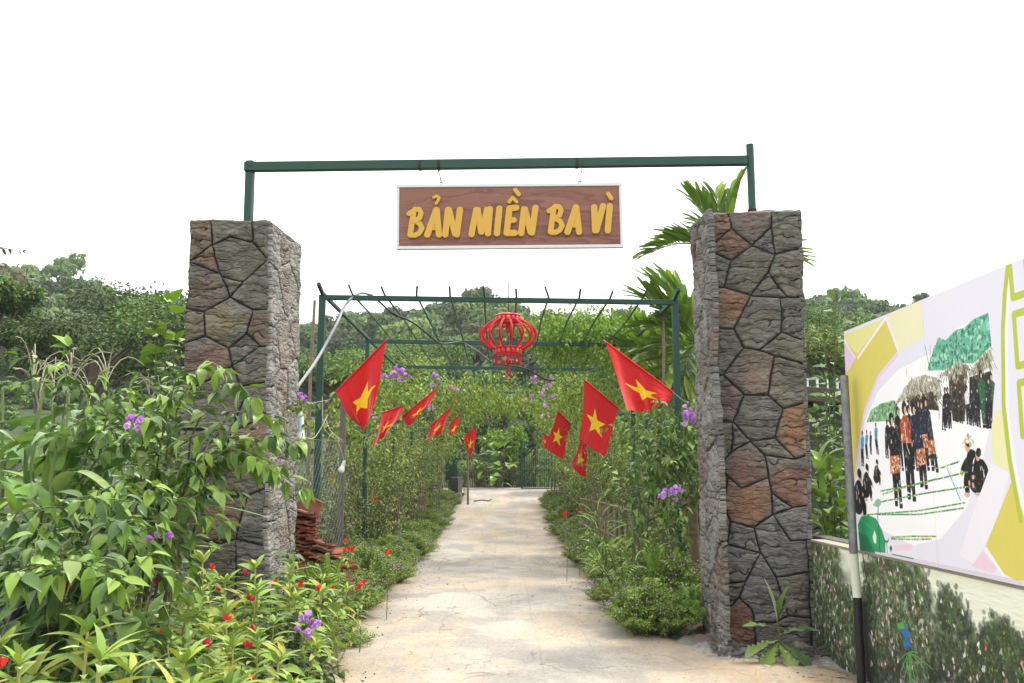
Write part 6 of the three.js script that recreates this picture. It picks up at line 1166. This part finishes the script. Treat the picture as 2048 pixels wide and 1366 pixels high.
{
  rnd = seeded(95);
  const brown = std({ color: lin(0.10, 0.06, 0.035), roughness: 0.9, side: THREE.DoubleSide });
  single('dry_leaf', merge([leafGeo(0.5, 'ovate', 0.5, 0.5, 4).scale(0.07, 0.07, 0.07), leafGeo(0.4, 'ovate', -0.3, 0.5, 4).scale(0.05, 0.05, 0.05).rotateY(2.2)]), brown, 'dark dry leaf lying on the middle of the path', 'leaf', [0.65, 0, -9.55]);
  single('dry_twig', tube([V(-0.25, 0.02, 0), V(0, 0.05, 0.05), V(0.22, 0.03, 0), V(0.3, 0.08, -0.03)], 0.02, 0.012, 6), brown, 'short dark twig lying on the far left end of the path', 'twig', [-0.62, rise(29) + 0.04, -29]);
  // crumbs of soil and fallen bits along both path edges, nobody could count them
  const geo = new THREE.IcosahedronGeometry(1, 0), n = 500, im = new THREE.InstancedMesh(geo, std({ roughness: 1 }), n), c = new THREE.Color();
  for (let i = 0; i < n; i++) { const d = 6.5 + Math.pow(rnd(), 1.6) * 18, [a, b] = pathEdge(d), e = Math.pow(rnd(), 2.2) * 0.55, x = i % 2 ? a + e : b - e, s = R(0.002, 0.007); im.setMatrixAt(i, mtx.makeScale(s * R(1, 2), s, s * R(1, 2)).setPosition(x, rise(d) + 0.04, -d)); im.setColorAt(i, c.setRGB(...mix3([0.12, 0.085, 0.05], [0.35, 0.27, 0.17], rnd()))); }
  im.name = 'soil_crumbs'; im.userData.kind = 'stuff'; scene.add(im); tag(im, 'crumbs of soil and dry litter strewn along both path edges', 'litter');
  // leaves fallen on the path
  const n3 = 70, im3 = new THREE.InstancedMesh(G.mid[0], leafMat, n3);
  for (let i = 0; i < n3; i++) { const d = 6.8 + Math.pow(rnd(), 1.5) * 16, [a, b] = pathEdge(d), e = Math.pow(rnd(), 1.8) * 1.1, x = i % 2 ? a + e : b - e; im3.setMatrixAt(i, leafMatrix({ p: V(x, rise(d) + 0.05, -d), dir: V(R(-1, 1), R(-0.1, 0.15), R(-1, 1)), up: V(R(-0.3, 0.3), 1, R(-0.3, 0.3)), s: R(0.02, 0.05) })); im3.setColorAt(i, c.setRGB(...pick([[0.16, 0.10, 0.05], [0.24, 0.2, 0.05], [0.1, 0.14, 0.04], [0.12, 0.07, 0.04]]))); }
  im3.name = 'fallen_leaves'; im3.userData.kind = 'stuff'; scene.add(im3); tag(im3, 'small fallen leaves scattered over the concrete path', 'leaves');
  // rubble of mortar at the foot of the right pillar
  const n2 = 260, im2 = new THREE.InstancedMesh(new THREE.DodecahedronGeometry(1, 0), M.concrete, n2); for (let i = 0; i < n2; i++) { const s = R(0.006, 0.022); im2.setMatrixAt(i, mtx.makeRotationY(R(0, 6)).scale(V(s * R(1, 1.8), s * 0.8, s)).setPosition(R(1.72, 2.6), 0.06 + R(0, 0.02), -R(7.55, 8.0))); }
  im2.name = 'mortar_rubble'; im2.userData.kind = 'stuff'; scene.add(im2); tag(im2, 'rubble of broken mortar at the foot of the right pillar', 'rubble');
}
{
  // weeds and grass covering the soil of the beds and the garden beyond
  rnd = seeded(96);
  const leaves = [];
  for (let i = 0; i < 22000; i++) {
    const s = i % 2 ? 1 : -1, d = 2 + Math.pow(rnd(), 1.3) * 34, [a, b] = pathEdge(Math.max(d, 5)), x = s < 0 ? a - 0.05 - Math.pow(rnd(), 1.5) * 6 : Math.max(b + 0.05, d < 8.6 ? 2.8 : 0) + Math.pow(rnd(), 1.5) * 6;
    leaves.push({ p: V(x, groundAt(x, -d) + R(-0.01, 0.06), -d), dir: V(R(-1, 1), R(0.1, 1.3), R(-1, 1)), up: V(R(-0.6, 0.6), 1, R(-0.6, 0.6)), s: R(0.05, 0.11) * (d > 20 ? 1.5 : 1) });
  }
  const g = new THREE.Group(); g.name = 'ground_cover'; g.userData.kind = 'stuff'; tag(g, 'low weeds and grass covering the soil of the beds and garden', 'weeds'); scene.add(g); putLeaves(g, leaves, [G.mid[0], G.blade[0], G.balsam[0]], 'hedge', 0, 'weeds', dullLeafMat);
}

// ---------------------------------------------------------------- trees: near ones by leaves, the hillside by clumps
function leafTree(name, label, base, h, crown, n, len, palette, seed, o = {}) {
  rnd = seeded(seed);
  const g = thing(name, label, 'tree', base), wood = [], leaves = [], [rx, ry, rz] = crown, cy = h - ry, lobes = [];
  const trunk = [V(0, -0.2, 0), V(R(-0.1, 0.1), cy * 0.4, R(-0.1, 0.1)), V(R(-0.2, 0.2), cy, R(-0.2, 0.2))]; wood.push(tube(trunk, o.r ?? 0.14, (o.r ?? 0.14) * 0.5, 8));
  const nl = o.lobes ?? 14;
  for (let k = 0; k < nl; k++) { const d = dirIn(0.2).multiply(V(rx, ry, rz)).multiplyScalar(k ? R(0.45, 0.85) : 0.2), c = V(d.x, cy + d.y + R(-0.1, 0.3) * ry, d.z), r = R(0.3, 0.52) * Math.min(rx, ry, rz); lobes.push([c, r]); wood.push(tube(bez(trunk[2].clone().lerp(trunk[1], R(0, 0.8)), V(c.x * 0.4, c.y * 0.9, c.z * 0.4), c, 5), (o.r ?? 0.14) * 0.35, 0.012, 5)); }
  for (let i = 0; i < n; i++) {
    const [c, r] = pick(lobes), d = dirIn(0.25); d.y = d.y * 0.8 + R(-0.35, 0.6); d.normalize();
    const p = c.clone().addScaledVector(d, r * Math.pow(R(0.25, 1.15), 0.6)), f = 1;
    leaves.push({ p, dir: d.clone().add(V(R(-0.8, 0.8), R(-0.9, 0.3), R(-0.8, 0.8))), up: d.clone().add(V(R(-0.6, 0.6), 0.8, R(-0.6, 0.6))), s: len * R(0.7, 1.3), f });
  }
  part('trunk', merge(wood), M.bark, g); putLeaves(g, leaves, o.geos ?? G.mid, palette, 0, 'crown', dullLeafMat);
  return g;
}
leafTree('fruit_tree', 'dark dense tree left of the left pillar in front of the wooded hill', [-10.85, 1.5, -27], 6.1, [1.8, 2.1, 1.8], 14250, 0.118, 'dark', 101);
leafTree('fruit_tree', 'dark green tree at the left edge beyond the maize', [-12.1, 1.5, -22], 5.3, [0.75, 1.7, 1.2], 7980, 0.124, 'far', 102);
leafTree('fruit_tree', 'rounded dark tree on the lower slope left of the dark dense one', [-19.89, 1.5, -40], 6.2, [2.2, 2.0, 2.0], 9500, 0.161, 'dark', 103);
leafTree('fruit_tree', 'bushy tree right behind the tall pale plant', [-6.92, 1.5, -20], 4.4, [1.8, 1.6, 1.5], 9500, 0.105, 'far', 104);
leafTree('fruit_tree', 'low bushy tree behind the maize rows', [-7.19, 1.5, -16], 3.1, [2.0, 1.2, 1.4], 9500, 0.093, 'dark', 105);
leafTree('fruit_tree', 'willowy grey-green tree beyond the right pillar', [10.41, 1.5, -30], 6.2, [2.2, 2.6, 2], 12350, 0.105, 'far', 106);
leafTree('fruit_tree', 'second tree beyond the billboard edge', [14.24, 1.5, -36], 6.8, [2.6, 2.8, 2.4], 10450, 0.124, 'far', 107);
leafTree('fruit_tree', 'leafy tree behind the shed on the right', [8.85, 1.5, -24], 4.3, [1.8, 1.5, 1.6], 8550, 0.099, 'hedge', 108);
leafTree('fruit_tree', 'pale bushy tree behind the left hedge beyond the bamboo stake', [-4.47, 1.5, -24], 3.6, [2.0, 1.4, 1.5], 10450, 0.093, 'far', 109);
leafTree('fruit_tree', 'light green bushy tree behind the left flags', [-3.91, 1.5, -30], 4.5, [2.4, 1.8, 2], 11400, 0.105, 'vine', 110);
leafTree('fruit_tree', 'bushy tree showing through the pergola left of the middle', [-3.13, 1.5, -38], 6.2, [2.6, 2.3, 2.2], 11400, 0.124, 'far', 111);
leafTree('fruit_tree', 'tree beyond the right end of the pergola', [3.79, 1.5, -38], 6.4, [2.6, 2.4, 2.2], 10450, 0.124, 'far', 112);
leafTree('fruit_tree', 'tree in front of the hill behind the areca palms', [4.76, 1.5, -30], 5.4, [2.2, 2.2, 2], 9500, 0.112, 'far', 113);
// the thicket that closes the far end of the path
leafTree('thicket_tree', 'dark narrow tree at the far left end of the path', [-0.95, rise(36), -36.2], 3.7, [0.75, 1.8, 0.8], 5200, 0.11, 'dark', 121, { r: 0.06, geos: G.small, lobes: 18 });
leafTree('thicket_tree', 'bright bushy tree in the middle of the far end thicket', [0.1, rise(35), -35.2], 2.7, [0.9, 1.25, 0.7], 5200, 0.12, 'bright', 122, { r: 0.05, lobes: 18 });
leafTree('thicket_tree', 'tall grey-green tree behind the far end thicket', [-0.2, rise(38), -39.5], 5.2, [1.6, 2.2, 1.2], 7000, 0.13, 'far', 123, { geos: G.small });
leafTree('thicket_tree', 'yellowish tree behind the far gate', [1.3, rise(38), -38.5], 4.6, [1.4, 1.8, 1.2], 6000, 0.13, 'vine', 124, { geos: G.small });
leafTree('thicket_tree', 'dark bush behind the far left wall', [-2.3, rise(34), -33.5], 3.4, [1.0, 1.6, 1.2], 5000, 0.13, 'dark', 125);
leafTree('thicket_tree', 'dark bush closing the gap under the far arch', [0.8, rise(36), -36.5], 2.9, [1.2, 1.4, 0.8], 4500, 0.12, 'dark', 126);
leafTree('thicket_tree', 'green bush beside the far gate on the right', [2.1, rise(33), -32.2], 3.0, [0.9, 1.4, 1.0], 4500, 0.12, 'hedge', 127);

const clumpMat = new THREE.MeshPhysicalMaterial({ vertexColors: true, roughness: 0.95, transmission: 0.22, thickness: 0, side: THREE.DoubleSide });
function crownGeo(seed, o) {
  rnd = seeded(seed);
  const pos = [], idx = [], col = [], lobes = [];
  for (let k = 0; k < o.lobes; k++) { const d = dirIn(0.15); lobes.push([V(d.x * o.rx * R(0.2, 0.75), o.cy + d.y * o.ry * R(0.2, 0.75) + (o.flat ?? 0) * R(0, 1), d.z * o.rx * R(0.2, 0.75)), R(0.28, 0.5) * Math.min(o.rx, o.ry), R(0.6, 1.4)]); }
  for (let i = 0; i < o.n; i++) {
    const [c, r, f] = pick(lobes), d = dirIn(0); d.y = R(-0.7, 1); d.normalize();
    const p = c.clone().addScaledVector(d, r * R(0.75, 1.12)), nrm = d.clone().add(V(R(-0.8, 0.8), R(-0.3, 0.8), R(-0.8, 0.8))).normalize(), a = V(0, 0, 0).crossVectors(nrm, V(R(-1, 1), R(-1, 1), R(-1, 1))).normalize(), b = V(0, 0, 0).crossVectors(nrm, a), s = o.leaf * R(0.6, 1.4), q = pos.length / 3, g = f * R(0.75, 1.25);
    for (const [u, v] of [[-1, 0], [0, -0.55], [1, 0], [0, 0.55]]) { const w = p.clone().addScaledVector(a, u * s).addScaledVector(b, v * s).addScaledVector(nrm, -0.25 * s * u * u); pos.push(w.x, w.y, w.z); col.push(g, g, g * 0.95); }
    idx.push(q, q + 1, q + 3, q + 1, q + 2, q + 3);
  }
  return geoFrom(pos, idx, undefined, col);
}
const crowns = [crownGeo(131, { lobes: 11, rx: 2.8, ry: 2.2, cy: 4.6, n: 1300, leaf: 0.24 }), crownGeo(132, { lobes: 13, rx: 2.2, ry: 2.6, cy: 5, n: 1400, leaf: 0.2 }), crownGeo(133, { lobes: 12, rx: 3.4, ry: 1.9, cy: 4.4, n: 1400, leaf: 0.25 }), crownGeo(134, { lobes: 9, rx: 1.7, ry: 2.8, cy: 5.6, n: 900, leaf: 0.19 })];
const shrubCrown = crownGeo(135, { lobes: 10, rx: 1.5, ry: 0.9, cy: 0.8, n: 700, leaf: 0.15 });
{
  rnd = seeded(140);
  const woods = [[0.048, 0.098, 0.024], [0.064, 0.121, 0.028], [0.086, 0.151, 0.032], [0.054, 0.095, 0.028], [0.108, 0.175, 0.035], [0.118, 0.129, 0.040], [0.070, 0.134, 0.022]];
  const sets = [[], [], [], [], []];
  for (let i = 0; i < 2600; i++) {
    const az = R(-0.66, 0.66), r = 56 + Math.sqrt(rnd()) * 108, x = Math.sin(az) * r, z = -Math.cos(az) * r;
    const wooded = fbm(x / 26, z / 26, 141, 3) + (r - 95) / 160 + (Math.abs(az) > 0.25 ? 0.06 : 0);
    if (wooded < 0.36) { if (i % 2) sets[4].push([x, z, R(0.7, 1.5)]); continue; }
    if (i % 5 < 3) sets[Math.floor(rnd() * 4)].push([x, z, R(0.75, 1.6)]);
  }
  for (let i = 0; i < 1500; i++) { const az = R(-0.62, 0.62), r = 44 + Math.sqrt(rnd()) * 70, x = Math.sin(az) * r, z = -Math.cos(az) * r; sets[4].push([x, z, R(0.5, 1.3)]); }
  const g = new THREE.Group(); g.name = 'hillside_forest'; g.userData.kind = 'stuff'; tag(g, 'far green forest covering the hills behind the garden', 'forest'); scene.add(g);
  const c = new THREE.Color();
  sets.forEach((s, k) => {
    const im = new THREE.InstancedMesh(k < 4 ? crowns[k] : shrubCrown, clumpMat, s.length); im.name = k < 4 ? 'tree_crowns' : 'scrub'; im.userData.kind = 'stuff';
    s.forEach(([x, z, f], i) => { im.setMatrixAt(i, mtx.makeRotationY(R(0, 6.3)).scale(V(f, f * R(0.85, 1.15), f)).setPosition(x, groundAt(x, z) - 0.5 - (k < 4 ? 0.9 * f : 0), z)); const w = k < 4 ? pick(woods) : pick(palettes.far), q = R(0.65, 1.45); im.setColorAt(i, c.setRGB(w[0] * q, w[1] * q, w[2] * q)); });
    g.add(im);
  });
  // trees that stand out along the skyline
  const crownMats = woods.map((w) => new THREE.MeshPhysicalMaterial({ color: lin(...w), vertexColors: true, roughness: 0.95, transmission: 0.22, thickness: 0, side: THREE.DoubleSide }));
  const sky = (px, r, k, f, label) => {
    const az = Math.atan((px - 1004) / 1850), x = Math.sin(az) * r, z = -Math.cos(az) * r, t = thing('hill_tree', label, 'tree', [x, groundAt(x, z) - 0.3, z]);
    part('trunk', tube([V(0, 0, 0), V(0.1, 2.4 * f, 0), V(0, 4.6 * f, 0.1)], 0.2, 0.1, 6), M.bark, t); const m = part('crown', crowns[k], pick(crownMats), t); m.scale.setScalar(f); m.rotation.y = px;
  };
  sky(38, 128, 0, 1.35, 'broad tree on the ridge at the far left of the picture'); sky(156, 138, 2, 1.15, 'rounded dark tree standing alone on the left ridge');
  sky(232, 146, 1, 0.8, 'small tree on the left ridge to the right of the lone rounded tree'); sky(268, 140, 3, 0.9, 'slender tree where the left ridge falls away');
  sky(335, 132, 0, 0.9, 'tree low on the left ridge beside the pillar'); sky(640, 140, 2, 0.9, 'tree on the ridge just right of the left pillar'); sky(762, 146, 3, 1.1, 'slender tree on the ridge above the pergola left part');
  sky(905, 142, 1, 1.2, 'tall tree on the middle of the ridge left of the lantern'); sky(945, 146, 0, 1.05, 'tree on the ridge right beside the tall middle one'); sky(1130, 146, 2, 0.9, 'spreading tree on the ridge right of the lantern');
  sky(1245, 148, 3, 0.9, 'slender tree on the ridge above the right vine'); sky(1650, 150, 2, 0.8, 'low tree on the ridge beyond the right pillar'); sky(1720, 150, 0, 0.75, 'small tree on the ridge near the billboard corner');
}
{
  // the end of a branch of a tree standing out of the frame at the left
  rnd = seeded(151);
  const g = thing('branch_tree', 'dark leafy branch tips reaching in at the left edge above the hill', 'tree', [-9.0, 0, -14]), leaves = [], wood = [tube([V(0, 0, 0), V(-0.1, 3, 0), V(0.2, 5.6, 0)], 0.16, 0.07, 8)];
  for (let k = 0; k < 26; k++) { const s = V(0, R(3.2, 5.6), 0), e = V(R(-1.2, 1.25), s.y + R(-0.4, 0.9), R(-1, 1)), p = bez(s, s.clone().lerp(e, 0.5).add(V(0, 0.2, 0)), e, 5); wood.push(tube(p, 0.02, 0.006, 5)); leavesAlong(leaves, p, { from: 0.4, step: 0.05, len: 0.13, out: 0.9, along: 0.5, tuft: 4 }); }
  part('trunk', merge(wood), M.bark, g); putLeaves(g, leaves, G.mid, 'dark', 0, 'crown', dullLeafMat);
}

scene.fog = new THREE.FogExp2(0xdfe6ea, 0.0005);
renderer.render(scene, camera);
